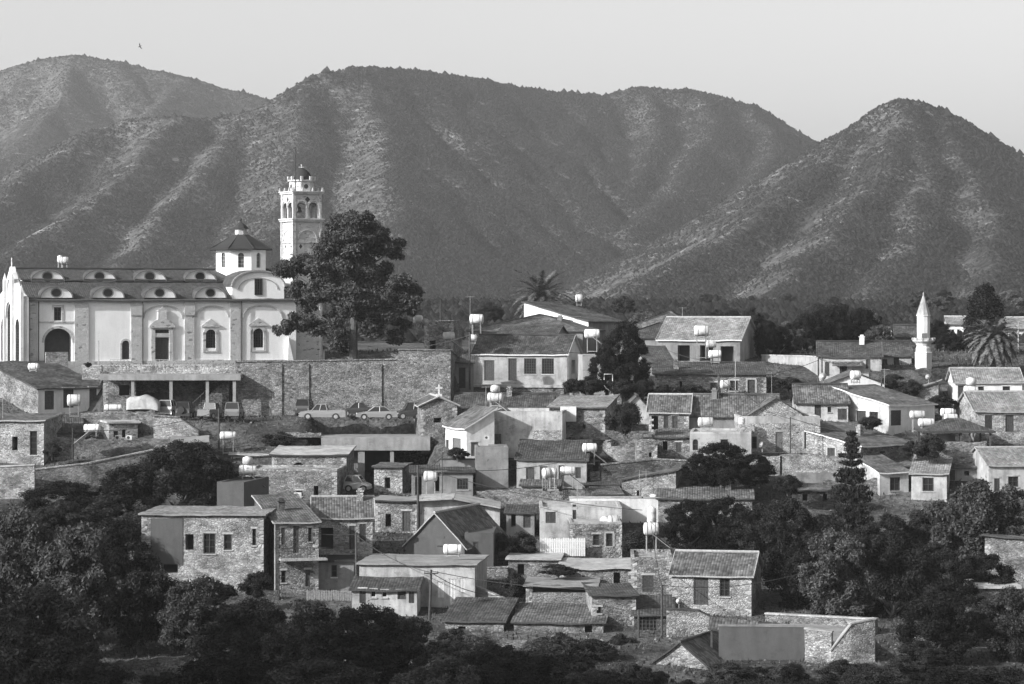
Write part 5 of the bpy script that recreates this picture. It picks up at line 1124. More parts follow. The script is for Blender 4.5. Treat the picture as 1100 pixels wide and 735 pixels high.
def round_ruin():
    Y = 283.2; c = P(676,509,Y+2.8); w = Y/F; r = empty('round_tower', c, 0, 'round shouldered rubble ruin in the middle of the village', 'ruin'); mb = MB(); R0 = 29*w; n = 40; q = random.Random(4); h = [(33+2.2*math.sin(k*.9)+q.uniform(-1.4,1.4))*w for k in range(n)]
    for k in range(n):
        a, b = 2*math.pi*k/n, 2*math.pi*(k+1)/n; A = lambda t, rr, z: (rr*math.cos(t), rr*math.sin(t), z); h1 = h[k]
        mb.face([A(a,R0,-2),A(b,R0,-2),A(b,R0,h1),A(a,R0,h1)]); mb.face([A(a,R0-.6,-2),A(b,R0-.6,-2),A(b,R0-.6,h1),A(a,R0-.6,h1)]); mb.face([A(a,R0,h1),A(b,R0,h1),A(b,R0-.6,h1),A(a,R0-.6,h1)])
        for t in (a,b): mb.face([A(t,R0,h1-.5),A(t,R0-.6,h1-.5),A(t,R0-.6,h1),A(t,R0,h1)])
    mb.build('masonry', M['stM'], r)
round_ruin()
H('stone_house','house with dark doorways and tile roof behind the ivy bush','house',697,740,468,443,425,-6,8,'gx','stM','tM','f o 700 447 707 462;f d 713 446 718 460;f d 722 447 728 460',Y=293.5,sm='plW',edge='trim')
H('white_house','white gable wall with chimney behind the ivy bush','house',670,699,468,441,426,0,7,'gy','plO','tM','',Y=296)
H('flat_roof_house','pale plaster flat house with white edge beside the fig tree','house',741,807,500,466,None,-6,8,'flat','plC','conL','f wa 744 472 750 484;f w 774 472 782 483',Y=285,par=.2,trim='conL')
H('stone_house','low stone wall house with pale lean-to roof above the white roof wall','house',668,726,535,516,506,-10,7,'sr','stL','tM','f o 684 527 688 533',Y=276)
H('shed','dark felt roofed shed left of the low pale gable','shed',626,684,535,521,511,0,7,'sb','stD','tD','f o 652 523 668 532',Y=277.5)
H('stone_house','wide low house with faded tile roof among the trees','house',707,808,548,536,515,-4,11,'sb','stM','tM','',Y=270,chim=0.75)
wall_run('stone_wall','rubble retaining wall below the round shouldered ruin',[(646,522,500,None),(706,518,494,None),(745,518,496,None)],.6,'stD','stM')
wall_run('stone_wall','pale rubble yard wall below the flat plaster house',[(800,512,490,None),(840,512,490,None)],.5,'stL')
# -- lower right group
H('flat_roof_house','stone house with one shuttered window joined to the tiled stone house','house',678,722,650,602,None,-2,8,'flat','stM','stM','f sL 690 618 702 636',Y=240,par=.25,trim='stL')
H(SH,'stone house with grey tiled roof, panelled door and lattice window','house',722,807,664,617,594,-11,8,'gx','stL','tM','f dL 745 619 761 650;f wL 773 619.5 784 641',Y=235,sm='stL',edge='trim')
H('flat_roof_house','low stone house with pale sloping slab and single window','house',600,681,640,611,601,-4,9,'sb','stM','conL','f o 659 615 666 627',Y=244,edge='conL')
H('flat_roof_house','flat stone room behind pale slab left of the dark canopy','house',546,600,622,601,594,-4,7,'sb','stM','conL','f o 556 606 563 618',Y=250,edge='conL')
H('canopy_house','low house with deep dark gap under a thin pale slab','house',565,640,660,630,622,-3,7,'sb','stM','con','f o 572 629 634 637',Y=236.5,edge='con')
H('stone_house','tall narrow stone house with dark slate top','house',636,683,692,640,628,3,8,'sb','stM','tD','f w 641 652 646 659',Y=230,sm='stL')
H('stone_house','low house with wide tiled roof behind the round bush','house',552,648,690,669,650,-5,8,'sb','stM','tM','f o 628 672 636 680',Y=228)
H('gate_house','dark gateway with barred wooden gate and shed roof','gateway',681,722,693,661,641,-3,7,'sb','stD','tD','f W 686 662 706 692',Y=228.8)
wall_run('stone_wall','stone yard wall with tiled coping left of the tiled shelter',[(716,693,655,226),(752,690,657,226),(764,690,664,226)],.5,'stL','tM')
def shelter():
    Y = 218.6; a = P(764,692,Y); r = empty('tiled_shelter', a, R(-8), 'tile covered shelter on two dark posts beside the yard wall', 'shelter'); w = Y/F
    mb = MB(); mb.slab((-.2,-.6,(692-674)*w),(3.6,-.6,(692-680)*w),(3.6,1.2,(692-668)*w),(-.2,1.2,(692-663)*w), .12, 0, 1); mb.build('roof', [M['tM'], M['wd']], r)
    for x, t in ((.05,674),(2.75,679)): pb = MB(); pb.box(x-.08,x+.08,-.45,-.29,-1,(692-t)*w); pb.build('post', M['wd'], r)
shelter()
H('stone_gable','pale rubble gable with half fallen tile roof at the bottom edge','ruin',700,762,734,714,691,-24,8,'gy','stL','tM','',Y=216)
wall_run('yard_wall','smooth grey plaster yard wall under the stone house',[(772,716,673,217.5),(864,716,674,217)],.4,'plD','plG')
wall_run('stone_wall','stone corner wall between the grey yard wall and the open terrace',[(864.5,718,676,216.6),(893,718,680,215.8)],.5,'stL','conL')
wall_run('stone_wall','bright stone end wall of the open terrace with sloping white coping',[(893,722,700,215.6),(914,722,671,215.8),(940,722,665.5,216.4)],.45,'stL','conL')
wall_run('stone_wall','low back wall of the open terrace',[(822,692,660,232),(880,694,663,230),(940,696,666,227)],.5,'stM','conL')
def terrace_floor():
    a = P(790,706,217.6); r = MB(); b = P(936,706,217.6); r.box(0, b.x-a.x, 0, 13, P(0,691,217.6).z-a.z-.3, P(0,691,217.6).z-a.z); o = r.build('terrace_floor', M['con']); o.location = a; tag(o, 'bare concrete floor of the open terrace at the lower right', 'terrace')
terrace_floor()
H('stone_house','rubble house with slanting top at the right edge among trees','house',1058,1135,640,581,576,-14,8,'sl','stM','tM','',Y=246)
H('flat_roof_house','half hidden stone hut with thin flat slab on the right','hut',1034,1094,668,632,None,-2,6,'slab','stD','conL','f o 1050 642 1060 656',Y=236)
H('stone_hut','small stone block almost lost in the dark trees','hut',992,1014,668,636,None,10,4,'flat','stM','con','f o 1000 644 1005 650',Y=235)
wall_run('stone_wall','broken rubble wall below the cream shuttered house',[(512,545,528,None),(560,545,526,None),(628,545,527,None)],.5,'stM')
wall_run('stone_wall','rubble yard wall under the porch roof',[(405,548,538,None),(450,548,536,None)],.5,'stL')
wall_run('stone_wall','old terrace wall below the dark rendered house steps',[(500,622,612,None),(545,622,610,None)],.45,'stM','stM')
wall_run('stone_wall','grey rubble wall along the car park bank',[(300,474,464,292),(345,474,465,292)],.4,'stM')
wall_run('stone_wall','rubble terrace wall left of the white fence',[(700,610,596,None),(742,612,594,None)],.5,'stD')
wall_run('stone_wall','low garden wall beneath the gazebo',[(985,492,476,282),(1060,494,474,282)],.45,'stM')
wall_run('stone_wall','field wall under the white walled house at the right',[(1020,556,540,None),(1100,556,540,None)],.45,'stD')
wall_run('stone_wall','broken wall in front of the sunken shed',[(470,694,680,None),(545,696,682,None)],.5,'stD')
wall_run('stone_wall','low wall before the farmhouse corner',[(232,646,632,None),(300,646,634,None)],.5,'stD')
wall_run('stone_wall','rubble wall behind the ivy bush yard',[(650,474,462,None),(700,474,464,None)],.4,'stM')
wall_run('stone_wall','rubble wall between the hall and the white gable',[(820,416,404,None),(850,418,408,None)],.4,'stD')
H('shed','small rubble block with broken top right of the round ruin','ruin',684,706,500,475,None,3,4,'flat','stM','con','f o 697 486 700 491',par=.1,Y=281.5)
H('shed','low tiled shed beside the round dark bush of the gazebo','shed',1012,1050,516,502,490,-6,5,'sb','plG','tM','f d 1020 505 1026 516;f o 1036 506 1041 511')
H('shed','dark stone shed below the grey yard wall','shed',852,900,541,527,518,4,5,'sb','stD','tM','f o 862 531 868 538;f o 884 531 889 538')
H('stone_house','squat rubble house between the plaster flat house and the long tiled house','house',706,742,492,470,463,-4,5,'sb','stM','tM','f o 712 474 717 484;f s 726 475 732 486',Y=287)
H('shed','narrow lean-to against the cream shuttered house','shed',630,650,512,492,482,6,5,'sb','stM','tD','f d 637 496 643 510')
H('plaster_house','low cream shed under the long dark roof of the chapel row','shed',560,600,533,522,514,-3,4,'sb','plC','tM','f o 566 525 571 532;f d 583 523 588 533',Y=276)
H('stone_house','small stone house with tiled roof above the rubble yard wall','house',640,668,548,532,524,3,5,'sb','stM','tM','f o 646 536 650 544',Y=272)
H('shed','half collapsed stone shed on the slope under the white house','shed',700,738,624,606,598,-3,5,'sb','stD','tD','f o 708 610 714 618',Y=252)
H('shed','tiled shed between white gable and long white house','shed',1000,1028,446,436,429,-4,4,'sb','stM','tM','f o 1008 439 1012 445')
H('stone_house','low rubble house below the dark wall of the minaret','house',934,968,430,420,412,-3,5,'sb','stM','tM','f w 941 422 945 428;f o 955 422 959 429',Y=310)
H('shed','flat concrete store at the left of the deck','shed',306,344,500,486,None,0,4,'flat','plG','con','f o 315 489 322 498;f d 331 488 337 500',par=.15,Y=286)
H('shed','rubble store with tin roof under the left terrace wall','shed',186,222,492,476,470,6,4,'sb','stM','con','f o 196 480 202 488',Y=284)
wall_run('stone_wall','rubble wall stepping below the house with dark doorways',[(690,482,470,None),(742,484,472,None)],.4,'stM')
wall_run('stone_wall','broken yard wall right of the cream shuttered house',[(634,520,506,None),(664,518,508,None),(690,520,509,None)],.4,'stM')
wall_run('stone_wall','field wall in the clearing of the left grove',[(112,722,712,None),(170,716,706,None),(214,712,704,None)],.4,'stD')
wall_run('stone_wall','low wall between gazebo and white walled house',[(1016,508,497,None),(1062,510,499,None)],.4,'stM')
wall_run('stone_wall','rubble wall behind the conifer',[(884,530,516,None),(945,530,514,None)],.4,'stM')
wall_run('stone_wall','rubble wall beside the low tiled row at the bottom',[(540,700,686,None),(566,702,688,None)],.4,'stM')
wall_run('stone_wall','garden wall under the porch house and annex',[(612,432,422,None),(668,434,424,None)],.4,'stM')
wall_run('stone_wall','wall on the slope above the left shed roof',[(150,462,452,None),(170,464,452,None)],.4,'stM')
# ------------------------------------------------------------------ water tanks on the roofs
T1 = tank_h
T1('white tank at the front of the church roof left of the dormers',69.5,280,9,330,0,.9,.45)
T1('white tank lying on the broad dark roof at the left edge',36,394,12,303,-5,.15,.38)
T1('fat white tank on a pier before the broad roofed white house',79.5,430,15,297,10,1.2,.62)
T1('long white tank on the low wall left of the tarpaulin',121.5,438,19,301,0,.2,.35)
T1('white tank with tilted collector over the sagging shed',99,460,18,285,-8,.5,.42,1,-1)
T1('white tank on stand at the foot of the buttress wall',245,468,18,288,6,1.5,.42)
T1('upper white tank of the double heater on the bare rubble gable house',266,505,19,268,12,.9,.5,2,1)
T1('pale tank behind the garden wall right of the pine',449,343,10,318,20,.6,.45)
T1('pair of round tanks left of the porch house roof',482,361,13,316,10,.7,.45,1,1)
T1('large white tank on a tall frame behind the porch house',512,343,15,330,-6,1.8,.6)
T1('white tank against the left end of the porch house roof',508,363,9,309,0,.3,.4)
T1('big white tank on the cream annex with dark collector',636,358.5,17,311,-4,1.6,.5,1,1)
T1('white barrel tank at the top edge of the dark roof right of the palm',622,320.5,8,360.5,0,.5,.5)
T1('big white tank on tall legs in front of the hall',753.5,355.5,16,322,0,2.6,.62)
T1('middle tank of three before the hall',764,370,11,319,0,1.2,.4)
T1('lowest tank of three before the hall, with conical end',768,380.5,14,315,0,.6,.45)
T1('round white tank before the long stone house wall',779,413,11,307,10,1.0,.48)
T1('double white tank in front of the feathery palm house',1043,420,16,300,0,.9,.55,2)
T1('white tank left of the gazebo roof',985.5,445.5,17,291,0,1.4,.42)
T1('rear white tank peeping over the gazebo roof',1017.5,443,15,292,0,1.5,.42)
T1('front white tank resting above the gazebo roof',1021.5,448.5,15,290,0,.8,.36)
T1('weathered white tank beside the gazebo eave',995,454,18,287,4,.9,.42)
T1('white tank below the gazebo floor at the lower right',1067,485,17,283,0,.8,.45)
T1('round dish shaped white tank on the low white gable',919,403,11,303,15,.4,.5)
T1('double solar tank high on the grey plaster house',532,427,17,290,-8,.5,.5,2,1)
T1('left tank of the pair before the cream shuttered house',587,508,9,273,20,1.1,.5)
T1('second tank of the pair, with striped belly',594,508,9,273.3,-15,1.1,.48)
T1('longer tank right of the pair before the cream shuttered house',610,506,17,274,0,1.3,.44,1,1)
T1('white tank at the right end of the cream shuttered house',633.5,481,16,281,6,1.3,.45,1,1)
T1('white tank on a post before the porch roof',462.5,511.5,15,271,0,1.6,.5)
T1('white tank on the ledge of the weathered white house',486.5,590,21,240,-3,.22,.42)
T1('left white tank on the white terrace house',650,559.5,9,260,70,.3,.45)
T1('second white tank on the white terrace house',659.5,559.5,13,259,12,.3,.5)
T1('round white tank on a tall stand with tilted collector',699.5,568,17,247,0,1.9,.55,1,1)
T1('grey metal tank on the roof right of the ivy bush',758,453.5,17,287,0,.5,.5,1,None,'water tank','tankg')
tank_v('square shouldered white tank standing behind the round tank',700,553,252,10,17,.6)
tank_v('small white cistern on the parapet of the flat plaster house',797,452,287,7,7,.2)
tank_v('small white cistern on the white roof wall',702,535,271,8,8,.2)
tank_v('tiny white tank behind the gabled house rakes',726,344,338,6,6,.4)
tank_v('white barrel on the far left of the church roof',64.5,278,331.5,6,7,1.2)
# ------------------------------------------------------------------ cars
car('suv','small pale hatchback under the canopy edge',181,447.5,301.2,17,70,'carS')
car('suv','dark off-roader showing its spare wheel',199,449.5,298.5,19,78,'carD')
car('pickup','grey pickup with roof rack beside the dark off-roader',227,450,297.6,30,62,'carG')
car('suv','grey estate car parked at the end of the canopy',252,450,297.2,22,80,'carG')
car('suv','dark car with rounded roof behind the pale pickup',328,446.5,302.0,20,75,'carD')
car('pickup','pale double cab pickup in the middle of the car park',347,451,297.6,50,178,'carW')
car('sedan','black saloon against the tall retaining wall',383,447,301.5,34,184,'carD')
car('sedan','pale silver saloon right of the pickup',405,451,297.8,44,182,'carW')
car('suv','dark car with white nose at the right end of the car park',440,450.5,298.0,27,190,'carD')
car('suv1','silver car parked below the concrete deck',384,528.5,279,27,-10,'carS')
# ------------------------------------------------------------------ tarpaulin, frames, air conditioners
def tarpaulin():
    a = P(136,444,299.5); w = 299.5/F; mb = MB(); n = 14; L = 35*w
    pts = []
    for i in range(n+1):
        x = L*i/n; k = i/n; top = (13 + 5*math.sin(k*2.4+.4) - 7*max(0,k-.8)*4)*w
        pts.append([(x,-.25,.0+top*.25),(x,-.12,top*.75),(x,.1,top),(x,1.5,top+.1+.1*math.sin(i)),(x,2.2,top*.6),(x,2.3,0)])
    for i in range(n):
        for j in range(5): mb.face([pts[i][j],pts[i+1][j],pts[i+1][j+1],pts[i][j+1]])
    mb.face(pts[0]); mb.face(pts[n][::-1]); o = mb.build('tarpaulin_cover', M['plO'], None, True, True); o.location = a; tag(o,'white tarpaulin stretched over a low stack beside the stone ruin','tarpaulin')
tarpaulin()
def goal():
    Y = 303; a = P(649,427,Y); w = Y/F; r = empty('metal_frame', a, 0, 'white tubular goalpost shaped frame before the bushes', 'frame'); mb = MB(); mb.tube([(9.5*w,0,-.3),(9*w,0,25*w),(0,0,25*w),(0,0,19*w)], .06, 6); mb.tube([(0,0,13*w),(2*w,0,10*w),(8.9*w,0,5*w)], .045, 6); mb.build('tube', M['wp'], r)
goal()
def aircon(label, px, py, Y, s=7):
    c = P(px, py, Y); w = s/F*Y; r = empty('air_conditioner', c, 0, label, 'air conditioner'); mb = MB(); mb.box(-w/2,w/2,-.3,0,-w*.38,w*.38); mb.build('casing', M['tank'], r)
    fb = MB(); fb.lathe([(w*.28,0),(w*.26,.02)], 14, (0,0,0)); fb.v = [(v[0]-w*.12, -.303-v[2], v[1]) for v in fb.v]; fb.build('fan_grille', M['iron'], r)
aircon('white air conditioner low on the bare rubble gable',320,532,275.8,8); aircon('air conditioner on the pale left cottage wall',930,497,283,6)
aircon('small air conditioner high on the white bright gable',523,470,283.5,5); aircon('air conditioner on the stone box house with white roof',127,470,286.8,6); aircon('second air conditioner on the stone box house',139,470,287.2,6)
dish('grey satellite dish on the white low gable',884,405,303,9); dish('satellite dish beside the flat plaster house door',818,478,284.7,7,-60); dish('small satellite dish by the dark hedge',997,405,311,6); dish('pale dish behind the garden wall right of the pine',457,346,317,8,20); dish('satellite dish by the yard wall at the bottom',729,646,229,6,-20)
# ------------------------------------------------------------------ poles, antennas, wires
post('dark wooden pole with crossarm before the weathered white house',461,668,612,232,.12,arm=1.2,lean=.04)
post('tall dark pole behind the striped roof house',449,566,500,262,.13); post('dark pole at the pale stone house corner',382.5,628,572,243.5,.11); post('dark pole before the barred gateway',711,702,628,226,.11)
post('short dark pole left of the barred gateway',686,708,655,225.5,.1); post('dark pole between white tank stand and canopy',235,479,439,289,.11); post('dark pole at the left corner of the porch house',504.5,414,357,306.5,.12)
post('thin pole before the long stone house',790,428,386,306,.05,'met'); post('two tone pole in front of the pale rubble gable',772,447,402,297,.1); post('left of the two dark poles before the white gabled house',879,415,384,315,.1); post('right of the two dark poles before the white gabled house',883,415,384,315,.1)
post('dark pole before the middle window of the white gabled house',934,415,383,312,.09); post('dark pole beside the white corner house ridge',947,420,397,305,.09); post('pale pole at the far right behind the palm',1094,380,346,350,.1,'met')
post('thin dark mast on the skyline left of the palm',473,352,322,330,.07,'iron'); post('pole beside the flat roofed house door',849,486,448,284.5,.08); post('dark pole before the white balcony',475,536,488,274,.05,'iron')
post('black post of the sagging shed pergola',78,488,460,283,.09)
post('thin steel mast before the round shouldered ruin',687,535,505,272,.04,'met'); post('steel lamp post on the church terrace',106,392,366,304.6,.05,'met'); post('lamp post beside the right church window',269,393,365,304.7,.05,'met')
for a in (('tall television antenna left of the porch house',505,352,318,331),('television antenna over the pale retaining wall',474,545,505,266),('antenna on the white balcony house roof',522,440,415,289),('antenna before the grey plaster house',620,545,520,262),('antenna above the long tiled roof',829,425,400,300),('antenna at the lower wall of the yard',906,546,505,275),('antenna over the white corner house',950,415,396,300),('antenna beside the dark roofed shed',694,530,506,275),('antenna on the left stone house',3,452,428,287),('antenna over the hip roofed house',733,350,330,348)): antenna(*a)
for a in (('wire sagging from the dark wooden pole to the pale stone house',(463,615,232),(383,575,243.5)),('wire running from the dark wooden pole to the right',(463,615,232),(540,640,236)),('wire crossing before the cream shuttered house',(449,503,262),(600,497,277)),('wire between the two poles below the plant balcony',(449,503,262),(475,490,274)),('long wire across the right hand houses',(883,386,315),(1030,412,303)),('wire from gateway pole to the tall stand',(711,630,226),(699,560,247)),('wire over the porch house roof',(504.5,358,306.5),(640,380,309)),('wire from the thin pole to the hall',(790,388,306),(716,376,330)),('low wire over the car park bank',(235,441,289),(320,470,288)),('wire to the stone farmhouse',(382.5,574,243.5),(284,558,243))): cable(*a, sag=.5)
for a in (('wire from the left corner pole of the porch house to the pine',(504.5,360,306.5),(395,372,313)),('wire between pole of the flat house and the antenna',(849,450,284.5),(772,404,297)),('wire from the flat house pole to the right',(849,449,284.5),(1000,470,283)),('wire over the white terrace house',(449,501,262),(690,548,258)),('wire from the barred gateway pole to the right trees',(711,629,226),(880,610,232)),('wire crossing the stair wall',(462,613,232),(711,631,226)),('wire along the left houses',(78,462,283),(235,442,289)),('wire between the two dark poles of the white gabled house',(879,385,315),(934,385,312)),('wire over the hall front',(772,404,297),(879,387,315))): cable(*a, sag=.7)
def bird():
    c = P(150,50,420); mb = MB(); mb.face([(-.55,.1,.18),(-.25,-.1,.05),(0,.12,0),(-.1,.3,.04)]); mb.face([(.55,.1,.2),(.25,-.1,.05),(0,.12,0),(.1,.3,.04)]); mb.lathe([(.001,-.3),(.07,-.15),(.09,0),(.05,.2),(.001,.38)], 8)
    o = mb.build('bird', M['iron']); o.location = c; o.rotation_euler = (.3,1.2,0); tag(o,'small dark bird flying over the far left mountain','bird')
bird()
# ------------------------------------------------------------------ trees and shrubs
def crown_mesh(name, clumps, n, size, mat, seed, outward=0.6, parent=None, elong=1.6):
    """many small leaves spread through clumps (x,y,z,rx,ry,rz)"""
    r = np.random.default_rng(seed); C = np.array(clumps, float); vol = (C[:,3]*C[:,4]*C[:,5])**(2/3); k = r.choice(len(C), n, p=vol/vol.sum())
    d = r.normal(size=(n,3)); d /= np.linalg.norm(d, axis=1)[:,None]
    rad = 0.45+0.55*r.random(n)**0.45; rad *= 1+0.24*r.normal(size=n)
    p = C[k,:3] + d*C[k,3:6]*rad[:,None]
    nr = d*outward + r.normal(size=(n,3))*(1-outward)*.8 + np.array([0,0,.25]); nr /= np.linalg.norm(nr, axis=1)[:,None]
    t = np.cross(nr, r.normal(size=(n,3))); t /= np.linalg.norm(t, axis=1)[:,None]; b = np.cross(nr, t)
    s = size*(0.6+0.8*r.random(n))[:,None]
    V = np.stack([p-t*s*elong*.5, p+b*s*.5-t*s*.1, p+t*s*elong*.5, p-b*s*.5+t*s*.1], 1).reshape(-1,3)
    return np_mesh(name, V, np.arange(n*4).reshape(-1,4), mat, parent)
def blob_clumps(r, n, R0, zc, flat=0.8, cs=(0.22,0.4), bias=0.75, squash=1.0):
    out = []
    for _ in range(n):
        d = r.normal(size=3); d /= np.linalg.norm(d); q = R0*(bias + (1-bias)*r.random()) if r.random() < .8 else R0*r.random()*.6
        c = R0*r.uniform(*cs); out.append((d[0]*q*squash, d[1]*q*squash, zc+d[2]*q*flat, c, c, c*r.uniform(.65,.95)))
    return out
def trunk_mesh(name, H, r0, limbs, parent, seed, spread=0.6):
    r = random.Random(seed); mb = MB(); top = Vector((r.uniform(-.05,.05)*H, r.uniform(-.05,.05)*H, H))
    mb.tube([(0,0,-.6),(0,0,H*.1),top*.55,top], r0, 8, 0, r0*.5)
    for i in range(limbs):
        w = 6.283*i/limbs + r.uniform(-.4,.4); k = r.uniform(.4,.95); s = top*k; L = H*spread*r.uniform(.7,1.2)
        e = s + Vector((math.cos(w)*L, math.sin(w)*L, L*r.uniform(.5,1.1))); m = s.lerp(e,.5)+Vector((0,0,-.08*L)); mb.tube([s,m,e], r0*.45, 6, 0, r0*.12)
    return mb.build(name, M['bark'], parent)
ARCH = {}
def arche(key, fn): ARCH[key] = fn
_used = {}
def make_arch(key, root):
    """archetype crowns are about 2 m wide and 2 m tall: scaled per tree"""
    sd = sum(map(ord, key)); r = np.random.default_rng(sd); kind = key[:-1]
    if kind == 'olive': trunk_mesh('trunk', .6, .09, 6, root, sd); crown_mesh('crown', blob_clumps(r, 95, .78, 1.02, 1.1, (.11,.27)), 42000, .03, M['olive'], sd, .5, root, 2.2)
    if kind == 'pale': trunk_mesh('trunk', .7, .08, 6, root, sd); crown_mesh('crown', blob_clumps(r, 44, .72, 1.1, .95, (.16,.3)), 20000, .036, M['pale'], sd, .5, root, 2.0)
    if kind == 'leaf': trunk_mesh('trunk', .6, .09, 6, root, sd); crown_mesh('crown', blob_clumps(r, 95, .78, 1.02, 1.1, (.11,.27)), 42000, .03, M['leaf'], sd, .5, root, 1.7)
    if kind == 'dark': trunk_mesh('trunk', .5, .1, 5, root, sd); crown_mesh('crown', blob_clumps(r, 110, .8, 1.0, 1.12, (.1,.26)), 44000, .028, M['dark'], sd, .5, root, 1.7)
    if kind == 'shrub':
        mb = MB(); q = random.Random(sd)
        for i in range(7): w = q.uniform(0,6.28); mb.tube([(0,0,-.1),(.15*math.cos(w),.15*math.sin(w),.5),(.55*math.cos(w),.55*math.sin(w),1.3)], .025, 5, 0, .008)
        mb.build('stem', M['bark'], root); crown_mesh('foliage', blob_clumps(r, 26, .72, .9, .95, (.2,.4), .6), 16000, .045, M['leaf'], sd, .5, root, 1.9)
    if kind == 'cypress':
        mb = MB(); mb.tube([(0,0,-.3),(0,0,1.7)], .06, 8, 0, .02); mb.build('trunk', M['bark'], root)
        cl = []
        for i in range(130):
            z = .12+1.8*i/130; q = .62*(1-(z/2.0)**3)**.75*min(1, .6+z*.9); w = r.uniform(0,6.28); k = q*r.uniform(.55,.98); c = .1+.08*q
            cl.append((math.cos(w)*k, math.sin(w)*k, z, c, c, c*1.7))
        crown_mesh('crown', cl, 30000, .034, M['cyp'], sd, .5, root, 1.8)
    if kind == 'spruce':
        mb = MB(); mb.tube([(0,0,-.3),(0,0,2.0)], .045, 8, 0, .006); cl = []
        for i in range(19):
            z = .2+1.74*(i/19)**.95+r.uniform(-.03,.03); q = (.8*(1-z/2.02)**.8+.04)*r.uniform(.75,1.15)
            for k in range(8):
                w = k*.785+i*.39+r.uniform(-.15,.15); L = q*r.uniform(.75,1.15); e = (math.cos(w)*L, math.sin(w)*L, z+.05*L)
                mb.tube([(0,0,z-.02), e], .012, 4, 0, .004)
                for j in (.35,.6,.82,1.0): c = .035+.08*q*(1.2-j*.5); cl.append((e[0]*j, e[1]*j, z+(e[2]-z)*j+.02, c*1.25, c*1.25, c*.5))
        mb.build('trunk', M['bark'], root); crown_mesh('crown', cl, 12000, .034, M['leaf'], sd, .4, root, 2.2)
def tree(key, label, px, yb, h, w, Y=None, name=None, cat='tree', group=None, rz=None, dpt=None):
    """px, yb: foot; h, w: height and crown width in pixels"""
    Y = Y or Yof(yb); c = P(px, yb, Y); H = h/F*Y; Wd = w/F*Y
    nm = name or {'olive':'olive_tree','pale':'pale_tree','leaf':'broadleaf_tree','dark':'evergreen_tree','shrub':'shrub','cypress':'cypress_tree','spruce':'conifer_tree'}[key[:-1]]
    if key not in _used:
        o = empty(nm, c); make_arch(key, o); _used[key] = o
    else:
        o = copy_tree(_used[key]); o.name = nm; o.location = c
    o.rotation_euler = (0, 0, rz if rz is not None else random.uniform(0, 6.28)); o.scale = (Wd/2.02, (dpt/F*Y if dpt else Wd)/2.02, H/2.02)
    for k in ('label', 'category', 'group'):
        if k in o: del o[k]
    return tag(o, label, cat, group)
def palm(label, px, yb, h, w, Y, nf=70, seed=1, droop=1.0):
    r = random.Random(seed); c = P(px, yb, Y); H = h/F*Y; Rr = w/2/F*Y; root = empty('palm_tree', c, 0, label, 'palm tree')
    hb = H*.55; mb = MB(); prof = []
    for k in range(13): prof.append((.34*(1+.12*(k % 2)), -0.5+(hb+.5)*k/12))
    mb.lathe(prof, 10); mb.build('trunk', M['bark'], root)
    V, Q = [], []
    for i in range(nf):
        w_ = 2.4*i; el = 1.25-1.75*(i/nf)**1.1; L = Rr*r.uniform(.92,1.12); p = Vector((0,0,hb)); v = Vector((math.cos(w_)*math.cos(el), math.sin(w_)*math.cos(el), math.sin(el))); n = 22; st = L*1.12/n
        for k in range(n):
            v = (v + Vector((0,0,-.062*droop))).normalized(); q = p + v*st; side = v.cross(Vector((0,0,1))).normalized(); up = side.cross(v)
            ll = .62*math.sin(math.pi*min(1,(k+1.5)/(n+1)))**.6*Rr*.27
            for s in (-1,1):
                for m in range(2):
                    a0 = p.lerp(q, m*.5); tip = a0 + (side*s*.8+v*.5+up*(.25-.45*r.random()))*ll; b = len(V); w2 = v*.13
                    V += [a0-w2*.5, a0+w2*.8, tip]; Q.append((b,b+1,b+2))
            b = len(V); t = side*.035; V += [p-t, p+t, q]; Q.append((b,b+1,b+2)); p = q
    np_mesh('frond_crown', V, Q, M['palm'], root); return root
